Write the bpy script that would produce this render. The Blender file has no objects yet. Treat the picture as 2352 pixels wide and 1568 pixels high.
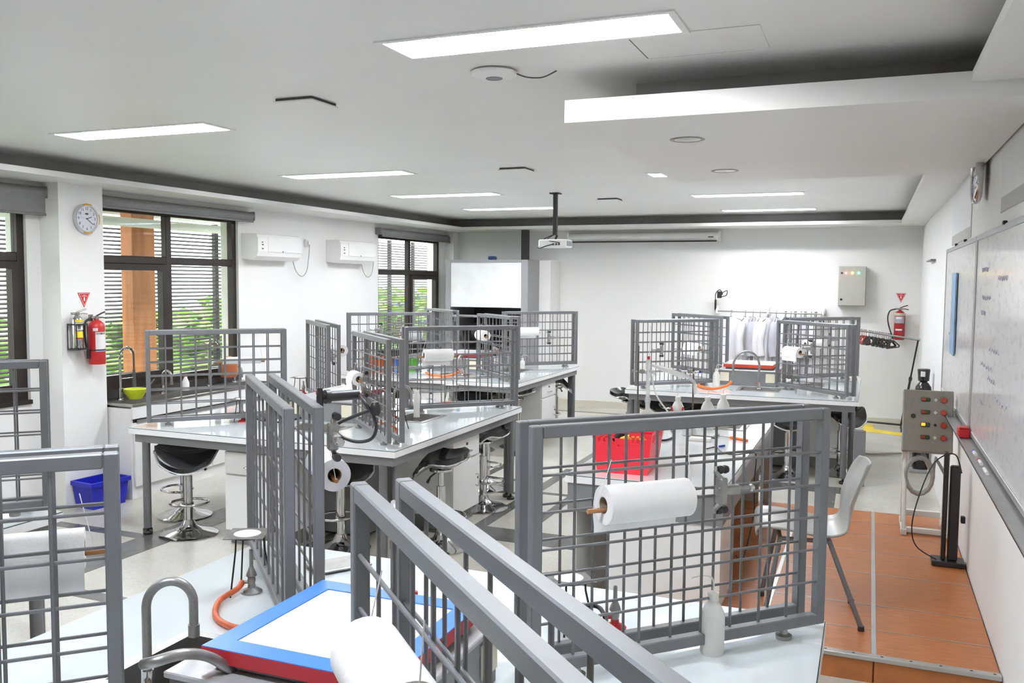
import bpy, math, random
import numpy as np
from mathutils import Vector, Matrix
random.seed(7)
R = math.radians
PI = math.pi
scene = bpy.context.scene
C = scene.collection

# ---------------------------------------------------------------- camera
F_PX, HC = 2035.0, 1.80
yaw, pitch, roll = R(22.0), R(-3.92), R(0.46)
fwd = Vector((-math.sin(yaw)*math.cos(pitch), math.cos(yaw)*math.cos(pitch), math.sin(pitch)))
r0 = Vector((math.cos(yaw), math.sin(yaw), 0)); u0 = r0.cross(fwd)
rgt = r0*math.cos(roll) + u0*math.sin(roll)
up = u0*math.cos(roll) - r0*math.sin(roll)
cam_d = bpy.data.cameras.new('camera'); cam = bpy.data.objects.new('camera', cam_d); C.objects.link(cam)
cam_d.sensor_width = 36.0; cam_d.lens = 36.0*F_PX/2352.0; cam_d.clip_start = .05; cam_d.clip_end = 200
cam.matrix_world = Matrix(((rgt.x, up.x, -fwd.x, 0), (rgt.y, up.y, -fwd.y, 0), (rgt.z, up.z, -fwd.z, HC), (0, 0, 0, 1)))
scene.camera = cam

# ---------------------------------------------------------------- world, exposure
w = bpy.data.worlds.new('world'); scene.world = w; w.use_nodes = True
bg = w.node_tree.nodes['Background']
bg.inputs[0].default_value = (.97, .985, 1.0, 1); bg.inputs[1].default_value = 3.2
vs = scene.view_settings
vs.view_transform = 'Standard'; vs.look = 'None'; vs.exposure = 1.42; vs.gamma = 1.0; vs.use_curve_mapping = False
TUBE_E = 42.0       # ceiling tubes

# measured photo points -> real planes (metres)
def ray(x, y): return rgt*((x-1176)/F_PX) + up*((784-y)/F_PX) + fwd
def gp(x, y, z=0.0): d = ray(x, y); t = (z-HC)/d.z; return Vector((t*d.x, t*d.y, z))
def wx(x, y, X): d = ray(x, y); t = X/d.x; return Vector((X, t*d.y, HC+t*d.z))
def wy(x, y, Y): d = ray(x, y); t = Y/d.y; return Vector((t*d.x, Y, HC+t*d.z))

# ---------------------------------------------------------------- materials
MATS = {}
def mat(name, col, rough=.5, metal=0.0, var=.05, vscale=6.0, bump=0.0, bscale=80.0, emis=0.0, coat=0.0, ecol=None, stretch=None, spec=.5):
    if name in MATS: return MATS[name]
    m = bpy.data.materials.new(name); m.use_nodes = True; MATS[name] = m
    nt = m.node_tree; b = nt.nodes['Principled BSDF']
    tc = nt.nodes.new('ShaderNodeTexCoord'); mp = nt.nodes.new('ShaderNodeMapping')
    if stretch: mp.inputs['Scale'].default_value = stretch
    nt.links.new(tc.outputs['Object'], mp.inputs[0])
    nz = nt.nodes.new('ShaderNodeTexNoise'); nz.inputs['Scale'].default_value = vscale; nz.inputs['Detail'].default_value = 4
    nt.links.new(mp.outputs[0], nz.inputs['Vector'])
    cr = nt.nodes.new('ShaderNodeValToRGB')
    cr.color_ramp.elements[0].position = .3; cr.color_ramp.elements[1].position = .7
    cr.color_ramp.elements[0].color = (*[max(0, c*(1-var)) for c in col], 1)
    cr.color_ramp.elements[1].color = (*[min(1, c*(1+var)) for c in col], 1)
    nt.links.new(nz.outputs['Fac'], cr.inputs[0]); nt.links.new(cr.outputs[0], b.inputs['Base Color'])
    b.inputs['Roughness'].default_value = rough; b.inputs['Metallic'].default_value = metal
    b.inputs['Coat Weight'].default_value = coat; b.inputs['Specular IOR Level'].default_value = spec
    if bump:
        n2 = nt.nodes.new('ShaderNodeTexNoise'); n2.inputs['Scale'].default_value = bscale; nt.links.new(mp.outputs[0], n2.inputs['Vector'])
        bp = nt.nodes.new('ShaderNodeBump'); bp.inputs['Strength'].default_value = bump; bp.inputs['Distance'].default_value = .01
        nt.links.new(n2.outputs['Fac'], bp.inputs['Height']); nt.links.new(bp.outputs[0], b.inputs['Normal'])
    if emis:
        b.inputs['Emission Color'].default_value = (*(ecol or col), 1); b.inputs['Emission Strength'].default_value = emis
    return m
def glassmat(name, tint=(1, 1, 1), power=3.0, rough=.02):
    if name in MATS: return MATS[name]
    m = bpy.data.materials.new(name); m.use_nodes = True; MATS[name] = m
    nt = m.node_tree; nt.nodes.remove(nt.nodes['Principled BSDF']); o = nt.nodes['Material Output']
    tr = nt.nodes.new('ShaderNodeBsdfTransparent'); tr.inputs[0].default_value = (*tint, 1)
    gl = nt.nodes.new('ShaderNodeBsdfGlossy'); gl.inputs['Roughness'].default_value = rough
    lw = nt.nodes.new('ShaderNodeLayerWeight'); lw.inputs[0].default_value = .5
    pw = nt.nodes.new('ShaderNodeMath'); pw.operation = 'POWER'; pw.inputs[1].default_value = power
    fr = nt.nodes.new('ShaderNodeMath'); fr.operation = 'MULTIPLY_ADD'; fr.inputs[1].default_value = .85; fr.inputs[2].default_value = .04; fr.use_clamp = True
    nt.links.new(lw.outputs['Facing'], pw.inputs[0]); nt.links.new(pw.outputs[0], fr.inputs[0])
    mx = nt.nodes.new('ShaderNodeMixShader')
    nt.links.new(fr.outputs[0], mx.inputs[0]); nt.links.new(tr.outputs[0], mx.inputs[1]); nt.links.new(gl.outputs[0], mx.inputs[2])
    nt.links.new(mx.outputs[0], o.inputs[0])
    return m
def translucent(name, col, fac=.5, rough=.4):
    if name in MATS: return MATS[name]
    m = mat(name, col, rough, var=.02); nt = m.node_tree; b = nt.nodes['Principled BSDF']; o = nt.nodes['Material Output']
    tr = nt.nodes.new('ShaderNodeBsdfTransparent'); tr.inputs[0].default_value = (*col, 1)
    mx = nt.nodes.new('ShaderNodeMixShader'); mx.inputs[0].default_value = fac
    nt.links.new(b.outputs[0], mx.inputs[1]); nt.links.new(tr.outputs[0], mx.inputs[2]); nt.links.new(mx.outputs[0], o.inputs[0])
    return m
WALL = mat('wall_paint', (.80, .80, .785), .75, var=.015, vscale=2)
CEIL = mat('ceiling_paint', (.79, .785, .77), .45, var=.02, vscale=1.5)
RECESS = mat('recess_grey', (.42, .41, .40), .8, var=.04)  # even grey, darker than the ceiling, for the set-back cove faces
WHITE = mat('white_laminate', (.80, .80, .79), .35, var=.02)
WHITEP = mat('white_plastic', (.82, .82, .81), .35, var=.02)
PAPER = mat('paper', (.88, .88, .88), .9, var=.02, vscale=30, bump=.10, bscale=160)
GREYM = mat('grey_powder_coat', (.165, .168, .175), .42, .25, var=.05, vscale=12)
GREYL = mat('light_grey_frame', (.22, .223, .23), .5, .1, var=.05)
GREYP = mat('grey_panel', (.19, .19, .193), .55, var=.05)
DGREY = mat('dark_grey', (.07, .07, .075), .55, var=.1)
BLACK = mat('black_plastic', (.018, .018, .02), .4, var=.15)
BLACKG = mat('black_gloss_seat', (.012, .012, .014), .16, var=.1, coat=.4)
CHROME = mat('chrome', (.62, .62, .63), .1, 1.0, var=.04)
STEEL = mat('stainless_steel', (.42, .41, .40), .28, 1.0, var=.1, vscale=20, stretch=(1, 12, 1))
STEELD = mat('dull_steel', (.30, .295, .285), .42, .8, var=.12, vscale=25)
RUBR = mat('orange_rubber', (.60, .115, .035), .5, var=.18, vscale=25)
RED = mat('red_paint', (.45, .018, .018), .38, var=.06)
REDP = mat('red_plastic', (.86, .03, .055), .42, var=.04)
BROWNF = mat('bronze_window_frame', (.030, .022, .019), .4, .3, var=.2)
WOOD = mat('wood_dowel', (.42, .20, .075), .6, var=.25, vscale=18, stretch=(1, 1, 8))
CREAM = mat('cream_plastic', (.80, .74, .58), .45, var=.03)
YELLOW = mat('yellow_paint', (.82, .60, .03), .5, var=.1)
BLUE = mat('blue_plastic', (.012, .018, .42), .4, var=.1)
STRING = mat('white_string', (.78, .78, .76), .8)
GLASS = glassmat('clear_glass', (.96, .97, .97), 1.5)
PANE = glassmat('window_pane_glass', (.97, .985, .98), 5.0)
GLASSW = translucent('lab_glass', (.90, .91, .91), .62, .08)
BOTTLE = translucent('frosted_polyethylene', (.86, .86, .83), .22, .35)

# ---------------------------------------------------------------- mesh helpers
class MB:
    def __init__(s): s.v = []; s.f = []; s.sm = []; s.M = Matrix.Identity(4)
    def T(s, m): s.M = m; return s
    def add(s, vs, fs, smooth=False):
        o = len(s.v); M = s.M
        s.v += [tuple(M @ Vector(p)) for p in vs]
        s.f += [tuple(o+i for i in f) for f in fs]; s.sm += [smooth]*len(fs); return s
    def box(s, x0, x1, y0, y1, z0, z1):
        return s.add([(x0,y0,z0),(x1,y0,z0),(x1,y1,z0),(x0,y1,z0),(x0,y0,z1),(x1,y0,z1),(x1,y1,z1),(x0,y1,z1)],
                     [(0,3,2,1),(4,5,6,7),(0,1,5,4),(1,2,6,5),(2,3,7,6),(3,0,4,7)])
    def rbox(s, x0, x1, y0, y1, z0, z1, b=.005):      # box with chamfered edges
        xs = (x0, x1); ys = (y0, y1); zs = (z0, z1); vs = []; idx = {}
        for i in (0, 1):
            for j in (0, 1):
                for k in (0, 1):
                    sx, sy, sz = (1-2*i)*b, (1-2*j)*b, (1-2*k)*b
                    for ax in range(3):
                        p = [xs[i]+sx, ys[j]+sy, zs[k]+sz]; p[ax] = (xs[i], ys[j], zs[k])[ax]
                        idx[(i, j, k, ax)] = len(vs); vs.append(p)
        g = lambda i, j, k, a: idx[(i, j, k, a)]
        fs = []
        for s_ in (0, 1):
            q = [g(s_,0,0,0), g(s_,1,0,0), g(s_,1,1,0), g(s_,0,1,0)]; fs.append(tuple(q if s_ else q[::-1]))
            q = [g(0,s_,0,1), g(0,s_,1,1), g(1,s_,1,1), g(1,s_,0,1)]; fs.append(tuple(q if s_ else q[::-1]))
            q = [g(0,0,s_,2), g(1,0,s_,2), g(1,1,s_,2), g(0,1,s_,2)]; fs.append(tuple(q if s_ else q[::-1]))
        for i in (0, 1):
            for j in (0, 1):
                q = [g(i,j,0,0), g(i,j,0,1), g(i,j,1,1), g(i,j,1,0)]; fs.append(tuple(q if i != j else q[::-1]))
                q = [g(i,0,j,0), g(i,0,j,2), g(i,1,j,2), g(i,1,j,0)]; fs.append(tuple(q if i == j else q[::-1]))
                q = [g(0,i,j,1), g(0,i,j,2), g(1,i,j,2), g(1,i,j,1)]; fs.append(tuple(q if i != j else q[::-1]))
                for k in (0, 1):
                    t = [g(i,j,k,0), g(i,j,k,1), g(i,j,k,2)]; fs.append(tuple(t if (i+j+k) % 2 else t[::-1]))
        return s.add(vs, fs)
    def tube(s, pts, r, n=8, cap=True, closed=False):
        P = [Vector(p) for p in pts]; N = len(P); vs = []; fs = []
        rr = r if isinstance(r, (list, tuple)) else [r]*N
        t0 = (P[1]-P[0]).normalized()
        nrm = t0.orthogonal().normalized()
        for i in range(N):
            if closed: t = (P[(i+1) % N]-P[i-1]).normalized()
            else: t = (P[min(i+1, N-1)]-P[max(i-1, 0)]).normalized()
            nrm = (nrm - t*nrm.dot(t)).normalized(); b = t.cross(nrm)
            for k in range(n):
                a = 2*PI*k/n; vs.append(P[i]+(nrm*math.cos(a)+b*math.sin(a))*rr[i])
        for i in range(N if closed else N-1):
            j = (i+1) % N
            for k in range(n):
                k2 = (k+1) % n; fs.append((i*n+k, i*n+k2, j*n+k2, j*n+k))
        s.add(vs, fs, True)
        if cap and not closed:
            o = len(s.v)-len(vs)
            s.f += [tuple(o+k for k in range(n))[::-1], tuple(o+(N-1)*n+k for k in range(n))]; s.sm += [False, False]
        return s
    def cyl(s, a, b, r, n=12, r2=None): return s.tube([a, b], [r, r if r2 is None else r2], n)
    def lathe(s, prof, n=20, c=(0, 0, 0), ax='z', closed=False, cap=True):
        vs = []; fs = []
        for r, z in prof:
            for k in range(n):
                a = 2*PI*k/n; p = (r*math.cos(a), r*math.sin(a), z)
                if ax == 'x': p = (p[2], p[0], p[1])
                if ax == 'y': p = (p[1], p[2], p[0])
                vs.append((p[0]+c[0], p[1]+c[1], p[2]+c[2]))
        N = len(prof)
        for i in range(N if closed else N-1):
            j = (i+1) % N
            for k in range(n):
                k2 = (k+1) % n; fs.append((i*n+k, i*n+k2, j*n+k2, j*n+k))
        s.add(vs, fs, True); o = len(s.v)-len(vs)
        if not closed and cap and N > 2:
            if prof[0][0] > 1e-5: s.f.append(tuple(o+k for k in range(n))[::-1]); s.sm.append(False)
            if prof[-1][0] > 1e-5: s.f.append(tuple(o+(N-1)*n+k for k in range(n))); s.sm.append(False)
        return s
    def prism(s, poly, z0, z1):
        n = len(poly)
        return s.add([(x, y, z0) for x, y in poly]+[(x, y, z1) for x, y in poly],
                     [tuple(range(n))[::-1], tuple(range(n, 2*n))]+[(i, (i+1) % n, n+(i+1) % n, n+i) for i in range(n)])
    def slab(s, x0, x1, y0, y1, z0, z1, holes=()):     # plate with rectangular through holes
        xs = sorted({x0, x1, *[h[0] for h in holes], *[h[1] for h in holes]}); ys = sorted({y0, y1, *[h[2] for h in holes], *[h[3] for h in holes]})
        def full(i, j):
            if i < 0 or j < 0 or i >= len(xs)-1 or j >= len(ys)-1: return False
            cx = (xs[i]+xs[i+1])/2; cy = (ys[j]+ys[j+1])/2
            return x0 < cx < x1 and y0 < cy < y1 and not any(h[0] < cx < h[1] and h[2] < cy < h[3] for h in holes)
        for i in range(len(xs)-1):
            for j in range(len(ys)-1):
                if not full(i, j): continue
                a, b, c, d = xs[i], xs[i+1], ys[j], ys[j+1]
                s.add([(a,c,z1),(b,c,z1),(b,d,z1),(a,d,z1),(a,c,z0),(b,c,z0),(b,d,z0),(a,d,z0)], [(0,1,2,3),(7,6,5,4)])
                if not full(i-1, j): s.add([(a,c,z0),(a,c,z1),(a,d,z1),(a,d,z0)], [(0,1,2,3)])
                if not full(i+1, j): s.add([(b,c,z0),(b,d,z0),(b,d,z1),(b,c,z1)], [(0,1,2,3)])
                if not full(i, j-1): s.add([(a,c,z0),(b,c,z0),(b,c,z1),(a,c,z1)], [(0,1,2,3)])
                if not full(i, j+1): s.add([(a,d,z0),(a,d,z1),(b,d,z1),(b,d,z0)], [(0,1,2,3)])
        return s
    def mesh(s, name, m):
        me = bpy.data.meshes.new(name); me.from_pydata(s.v, [], s.f)
        me.polygons.foreach_set('use_smooth', s.sm); me.materials.append(m); me.validate(); me.update()
        if any(s.sm): me.set_sharp_from_angle(angle=R(45))
        return me
    def build(s, name, m, parent=None, smooth=None):
        if smooth is not None: s.sm = [smooth]*len(s.f)
        return link(name, s.mesh(name, m), parent)
def link(name, me, parent=None):
    o = bpy.data.objects.new(name, me); C.objects.link(o)
    if parent is not None: o.parent = parent
    return o
def tag(o, label, cat, group=None):
    o['label'] = label; o['category'] = cat
    if group: o['group'] = group
    return o
def thing(name, label, cat, loc=(0, 0, 0), rz=0.0, group=None):
    o = bpy.data.objects.new(name, None); C.objects.link(o); o.empty_display_size = .05
    o.location = loc; o.rotation_euler = (0, 0, rz); return tag(o, label, cat, group)
def struct(o): o['kind'] = 'structure'; return o
def kids(o): return [c for c in o.children]
def dup(root, loc=None, rz=None, label=None, group=None, rot=None):
    r = root.copy(); C.objects.link(r)
    if loc is not None: r.location = loc
    if rz is not None: r.rotation_euler = (0, 0, rz)
    if rot is not None: r.rotation_euler = rot
    if label: r['label'] = label
    if group: r['group'] = group
    for ch in root.children:
        c = ch.copy(); C.objects.link(c); c.parent = r
        for g in ch.children:
            d = g.copy(); C.objects.link(d); d.parent = c
    return r
def spline(pts, n=8):
    P = [Vector(p) for p in pts]; out = []
    for i in range(len(P)-1):
        a = P[max(i-1, 0)]; b = P[i]; c = P[i+1]; d = P[min(i+2, len(P)-1)]
        for k in range(n):
            t = k/n; out.append(.5*((2*b)+(c-a)*t+(2*a-5*b+4*c-d)*t*t+(3*b-a-3*c+d)*t**3))
    return out+[P[-1]]
def text_mesh(txt, size, name, m, parent=None, extr=.0005):
    cu = bpy.data.curves.new(name, 'FONT'); cu.body = txt; cu.size = size; cu.align_x = 'CENTER'; cu.align_y = 'CENTER'; cu.extrude = extr
    t = bpy.data.objects.new('tmp', cu); C.objects.link(t)
    dg = bpy.context.evaluated_depsgraph_get(); me = bpy.data.meshes.new_from_object(t.evaluated_get(dg))
    bpy.data.objects.remove(t); me.name = name; me.materials.clear(); me.materials.append(m)
    return link(name, me, parent)

def on_plane(x, y, T, a, off):
    """point on the vertical plane parallel to screen arm a of table T, off metres to its left"""
    n = Vector((-math.sin(R(a)), math.cos(R(a)), 0)); d = ray(x, y); o = Vector((0, 0, HC))
    t = (off + n.dot(Vector((T[0], T[1], 0)) - o))/n.dot(d); return o + d*t
# ================================================================ ROOM
XL, XR, YB, YF = -5.95, .58, 12.20, -2.2
ZS, ZL, ZC = 2.52, 2.56, 2.68          # border soffit, lip top, main ceiling
# floor: terrazzo
def terrazzo():
    m = bpy.data.materials.new('terrazzo'); m.use_nodes = True; nt = m.node_tree; b = nt.nodes['Principled BSDF']
    tc = nt.nodes.new('ShaderNodeTexCoord')
    vo = nt.nodes.new('ShaderNodeTexVoronoi'); vo.inputs['Scale'].default_value = 90
    nz = nt.nodes.new('ShaderNodeTexNoise'); nz.inputs['Scale'].default_value = 1.1; nz.inputs['Detail'].default_value = 5
    nt.links.new(tc.outputs['Object'], vo.inputs['Vector']); nt.links.new(tc.outputs['Object'], nz.inputs['Vector'])
    c1 = nt.nodes.new('ShaderNodeValToRGB'); c1.color_ramp.elements[0].color = (.50, .475, .41, 1); c1.color_ramp.elements[1].color = (.62, .60, .54, 1)
    c1.color_ramp.elements[0].position = .35; c1.color_ramp.elements[1].position = .65
    nt.links.new(nz.outputs['Fac'], c1.inputs[0])
    mx = nt.nodes.new('ShaderNodeMixRGB'); mx.blend_type = 'MULTIPLY'; mx.inputs[0].default_value = .16
    nt.links.new(c1.outputs[0], mx.inputs[1]); nt.links.new(vo.outputs['Color'], mx.inputs[2]); nt.links.new(mx.outputs[0], b.inputs['Base Color'])
    b.inputs['Roughness'].default_value = .22
    return m
TERR = terrazzo()
INLAY = mat('dark_inlay_stone', (.115, .113, .108), .2, var=.15, vscale=8)
floor = struct(MB().box(XL-.2, XR+.2, YF-.2, YB+.2, -.1, 0).build('floor', TERR))
bands = [(-4.66,-4.39,-1.,3.62),(-4.66,-4.39,3.72,12.1),(-5.9,-4.66,4.62,4.72),(-4.39,-2.3,3.62,3.72),(-4.66,-.9,5.57,5.87),(-2.66,-2.56,5.87,8.0),(-2.30,-2.22,5.87,8.0),
         (-2.66,-2.56,8.25,11.6),(-5.9,-4.66,6.7,6.95),(-4.39,-2.75,7.32,7.40),(-2.75,-.6,6.96,7.03),(-4.39,-2.66,6.86,6.93),(-2.56,-.1,8.0,8.25),(-.30,-.22,7.0,8.0),(-5.9,-2.66,11.6,11.68),(-2.56,.3,11.6,11.66),
         (-3.5,-3.42,3.72,5.57),(-3.3,-3.22,7.4,8.0),(-1.75,-1.68,7.03,8.0),(-2.2,-1.5,4.55,4.62),(-1.72,-1.64,3.0,4.5)]
for b in bands: MB().box(b[0], b[1], b[2], b[3], -.004, .0015).build('inlay_strip', INLAY, floor)
# walls
def vwall(name, X, y0, y1, z0, z1, holes=(), thick=.16, out=-1):
    m = MB(); m.T(Matrix(((0,0,out,X),(1,0,0,0),(0,1,0,0),(0,0,0,1))))
    m.slab(y0, y1, z0, z1, 0, thick, holes); return struct(m.build(name, WALL))
W1 = (3.35, 4.88, .86, 2.40); W2 = (5.42, 7.31, .84, 2.42); W3 = (10.06, 11.86, .80, 2.40)
wall_left = vwall('wall_left', XL, YF, YB, 0, 2.75, (W1, W2, W3), .22)
wall_right = vwall('wall_right', XR, YF, YB, 0, 2.75, (), .16, 1)
wall_back = struct(MB().box(XL-.2, XR+.2, YB, YB+.16, 0, 2.75).build('wall_back', WALL))
wall_front = struct(MB().box(XL-.2, XR+.2, YF-.16, YF, 0, 2.75).build('wall_front', WALL))
struct(MB().box(XL, -5.75, 5.0, 5.42, 0, ZS).build('wall_pillar', WALL))
struct(MB().box(XL, -5.80, 12.0, YB, 0, ZS).build('wall_corner_pier', WALL))
BASE = mat('beige_skirting', (.60, .57, .48), .5, var=.04)
struct(MB().box(-4.25, XR, YB-.06, YB, 0, .09).build('baseboard_back', BASE))
struct(MB().box(XL, XL+.03, 7.4, YB, 0, .09).build('baseboard_left', BASE))
# ceiling with fixture holes
LX = (-4.70, -3.54); RX = (-1.72, -.64); FW = .24
fix = [(LX, 1.9), (LX, 4.18), (LX, 6.46), (LX, 8.32), (LX, 10.10), (RX, .9), (RX, 3.05), (RX, 7.27), (RX, 9.17), (RX, 11.14)]
holes = [(a[0], a[1], y-FW/2, y+FW/2) for a, y in fix]
ceiling = struct(MB().slab(XL-.2, XR+.2, YF-.2, YB+.2, ZC, ZC+.2, holes).build('ceiling', CEIL))
DIV = (XL, -5.45, -5.80)
b = MB().box(XL, -5.45, YF, YB, ZS, ZL).box(XR-.27, XR, YF, YB, ZS, ZL).box(-5.45, XR-.27, 11.55, YB, ZS, ZL)
struct(b.build('ceiling_border', CEIL))
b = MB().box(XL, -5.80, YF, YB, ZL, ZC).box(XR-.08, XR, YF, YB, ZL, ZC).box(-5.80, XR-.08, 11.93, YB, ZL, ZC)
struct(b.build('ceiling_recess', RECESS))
struct(MB().box(-1.22, XR-.02, 3.59, 6.0, 2.465, ZL-.002).build('ceiling_canopy', CEIL))
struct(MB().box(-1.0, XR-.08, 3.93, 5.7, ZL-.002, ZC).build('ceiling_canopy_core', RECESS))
# light fittings
TUBE = mat('lit_tube', (1, 1, 1), .4, var=0, emis=TUBE_E, ecol=(1.0, .96, .905))
REFL = mat('fitting_reflector', (.42, .58, .80), .28, .55, var=.03)
LRIM = mat('fitting_rim', (.80, .80, .80), .4)
def fitting(x0, x1, y, label, on=True):
    t = thing('ceiling_light', label, 'ceiling light', ((x0+x1)/2, y, ZC), group='recessed tube lights')
    L = (x1-x0)/2; h = FW/2
    f = MB().slab(-L-.02, L+.02, -h-.02, h+.02, -.006, .0, ((-L+.005, L-.005, -h+.005, h-.005),)); f.build('rim', LRIM, t)
    m = MB(); m.add([(-L,-h,0),(L,-h,0),(L,h,0),(-L,h,0),(-L+.05,-h+.05,.09),(L-.05,-h+.05,.09),(L-.05,h-.05,.09),(-L+.05,h-.05,.09)],
                    [(0,1,5,4),(1,2,6,5),(2,3,7,6),(3,0,4,7),(4,5,6,7)]); m.build('reflector', REFL, t)
    for s in (-.045, .045):
        tb = MB().cyl((-L+.07, s, .045), (L-.07, s, .045), .02, 10).build('tube', TUBE if on else WHITEP, t)
        for e in (-1, 1): MB().cyl((e*(L-.07), s, .045), (e*(L-.03), s, .045), .014, 8).build('tube_socket', WHITEP, tb)
labs = ['recessed tube light at the left, out over the window-side table nearest the camera', 'recessed tube light nearest the wall clock on the left side of the ceiling', 'second recessed tube light along the left side, past the square vent',
        'third recessed tube light along the left side, above the air conditioners', 'farthest recessed tube light on the left, beside the projector pole',
        'recessed tube light on the right side, behind the camera position', 'large bright recessed tube light nearest the camera beside the ceiling hatch', 'recessed tube light mostly hidden behind the lowered ceiling panel',
        'recessed tube light on the far right side, nearer of the two beyond the panel', 'recessed tube light on the far right side, closest to the back wall']
for (a, y), l in zip(fix, labs): fitting(a[0], a[1], y, l)
# platform
PZ = .12; PX0, PY0, PY1 = -.445, 4.22, 6.98
LAMI = mat('orange_wood_laminate', (.42, .142, .038), .38, var=.16, vscale=9, stretch=(1, 6, 1))
ALU = mat('aluminium_strip', (.55, .54, .53), .35, .8, var=.06)
plat = struct(MB().box(PX0-.55, XR-.002, PY0+.012, PY1, 0, PZ-.012).build('floor_platform', mat('platform_core', (.30, .12, .04), .6)))
ysn = [PY0+.03, 4.56, 4.92, 5.46, 5.92, 6.32, 6.66, PY1]; xsn = [PX0-.55, PX0, .066, XR-.004]
for i in range(3):
    for j in range(len(ysn)-1):
        MB().rbox(xsn[i]+.004, xsn[i+1]-.004, ysn[j]+.002, ysn[j+1]-.002, PZ-.012, PZ, .002).build('platform_panel', LAMI, plat)
    MB().box(xsn[i]+.004, xsn[i+1]-.004, PY0, PY0+.012, 0, PZ-.002).build('riser_panel', LAMI, plat)
for x in xsn[1:3]: MB().rbox(x-.012, x+.012, PY0, PY1, PZ-.01, PZ+.003, .002).build('joint_strip', ALU, plat)
for y in ysn[1:-1]: MB().box(xsn[0], XR-.004, y-.0025, y+.0025, PZ-.01, PZ+.0012).build('joint_strip', ALU, plat)
e = MB().rbox(xsn[0], XR-.004, PY0-.012, PY0+.03, PZ-.016, PZ+.004, .002).build('edge_strip', ALU, plat)
for x in (-.14, -.02, .1, .22, .34, .46, .55): MB().lathe([(0, PZ+.0055), (.006, PZ+.005), (.007, PZ+.003)], 8, (x, PY0+.01, 0)).build('screw', DGREY, e)

# ================================================================ WINDOWS, outside
def window(n, W, mull, trans, low_open=True):
    y0, y1, z0, z1 = W; X = XL-.06
    root = struct(MB().box(X-.03, X+.03, y0, y0+.06, z0, z1).box(X-.03, X+.03, y1-.06, y1, z0, z1).box(X-.03, X+.03, y0+.06, y1-.06, z0, z0+.07).box(X-.03, X+.03, y0+.06, y1-.06, z1-.06, z1).build('window_%d' % n, BROWNF))
    MB().rbox(X-.028, X+.034, mull-.035, mull+.035, z0+.07, z1-.06, .006).build('mullion', BROWNF, root)
    MB().rbox(X-.027, X+.032, y0+.06, y1-.06, trans-.035, trans+.035, .006).build('transom', BROWNF, root)
    cells = [(y0+.06, mull-.035), (mull+.035, y1-.06)]
    for i, (a, c) in enumerate(cells):
        MB().box(X-.004, X+.004, a, c, trans+.035, z1-.06).build('pane', PANE, root)
        if i == low_open:
            MB().slab(a, c, z0+.07, trans-.035, -.02, .02, ((a+.05, c-.05, z0+.12, trans-.085),)).T(Matrix.Identity(4)); m = MB()
            m.T(Matrix(((0,0,1,X),(1,0,0,0),(0,1,0,0),(0,0,0,1)))); m.slab(a, c, z0+.07, trans-.035, -.024, .04, ((a+.055, c-.055, z0+.125, trans-.09),))
            sash = m.build('sash', BROWNF, root)
            MB().box(X-.004, X+.004, a+.055, c-.055, z0+.125, trans-.09).build('pane', PANE, sash)
        else: MB().box(X-.004, X+.004, a, c, z0+.07, trans-.035).build('pane', PANE, root)
    MB().box(XL-.2, XL+.02, y0, y1, z0-.03, z0+.002).build('sill', BROWNF, root)
window(1, W1, 4.1, 1.95, 1); window(2, W2, 6.38, 1.955, 0); window(3, W3, 10.95, 1.90, 1)
BLIND = mat('grey_blind_fabric', (.20, .20, .20), .8, var=.05, vscale=40)
def blind(y0, y1, z, drop, label):
    t = thing('roller_blind', label, 'blind', (XL+.05, (y0+y1)/2, z), group='grey roller blinds'); L = (y1-y0)/2
    MB().cyl((0, -L, 0), (0, L, 0), .042, 14).build('roller', BLIND, t)
    MB().box(.036, .039, -L+.02, L-.02, -drop, 0).build('fabric', BLIND, t)
    MB().cyl((.038, -L+.02, -drop), (.038, L-.02, -drop), .011, 8).build('bottom_bar', BLIND, t)
    for s in (-1, 1): MB().rbox(-.05, .045, s*L-.006, s*L+.006, -.045, .045, .004).build('bracket', GREYL, t)
blind(3.4, 5.0, 2.445, .17, 'grey roller blind let down a hand above the leftmost window')
blind(5.46, 7.46, 2.435, .055, 'grey roller blind rolled up above the sink window with the wooden post outside')
blind(9.99, 12.05, 2.425, .06, 'grey roller blind rolled up above the window beside the fume hood')
# louvre screen outside
SLAT = mat('dark_louvre', (.014, .013, .0125), .6, var=.1)
lt = thing('louvre_screen', 'dark horizontal louvre screen outside the windows', 'louvre screen', (-7.35, 7.5, 0))
sm = MB().T(Matrix.Rotation(R(28), 4, 'Y')).box(-.014, .014, -5.5, 9.5, -.0055, .0055).mesh('slat', SLAT)
for i in range(54):
    if .46+i*.042 < 2.42: link('slat', sm, lt).location = (0, 0, .46+i*.042)
pm = MB().box(-.03, .02, -.03, .03, .3, 2.45).mesh('post', SLAT)
for y in (-5, -3.6, -2.2, -1.2, -.25, 1.15, 2.3, 3.6, 4.6, 5.35, 6.15, 7.2, 8.4): link('post', pm, lt).location = (-.03, y, 0)
PW = mat('varnished_timber', (.47, .17, .05), .5, var=.3, vscale=5, stretch=(2, 2, .25))
tag(MB().rbox(-6.90, -6.78, 6.75, 7.05, -.3, 2.71, .01).rbox(-6.97, -6.905, 6.78, 7.0, -.3, 2.71, .006).build('timber_post', PW), 'wide brown varnished timber post outside the sink window', 'post')
tag(MB().rbox(-6.85, -6.72, 13.38, 13.6, -.3, 2.9, .01).build('timber_post', PW), 'narrow sliver of orange timber post outside the far window', 'post')
EAVE = mat('white_eave', (.85, .85, .84), .6)
tag(MB().cyl((-6.62, 3., 2.33), (-6.62, 9.4, 2.33), .045, 12).build('drain_pipe', EAVE), 'white pipe running across outside the top of the sink window', 'pipe')
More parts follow.
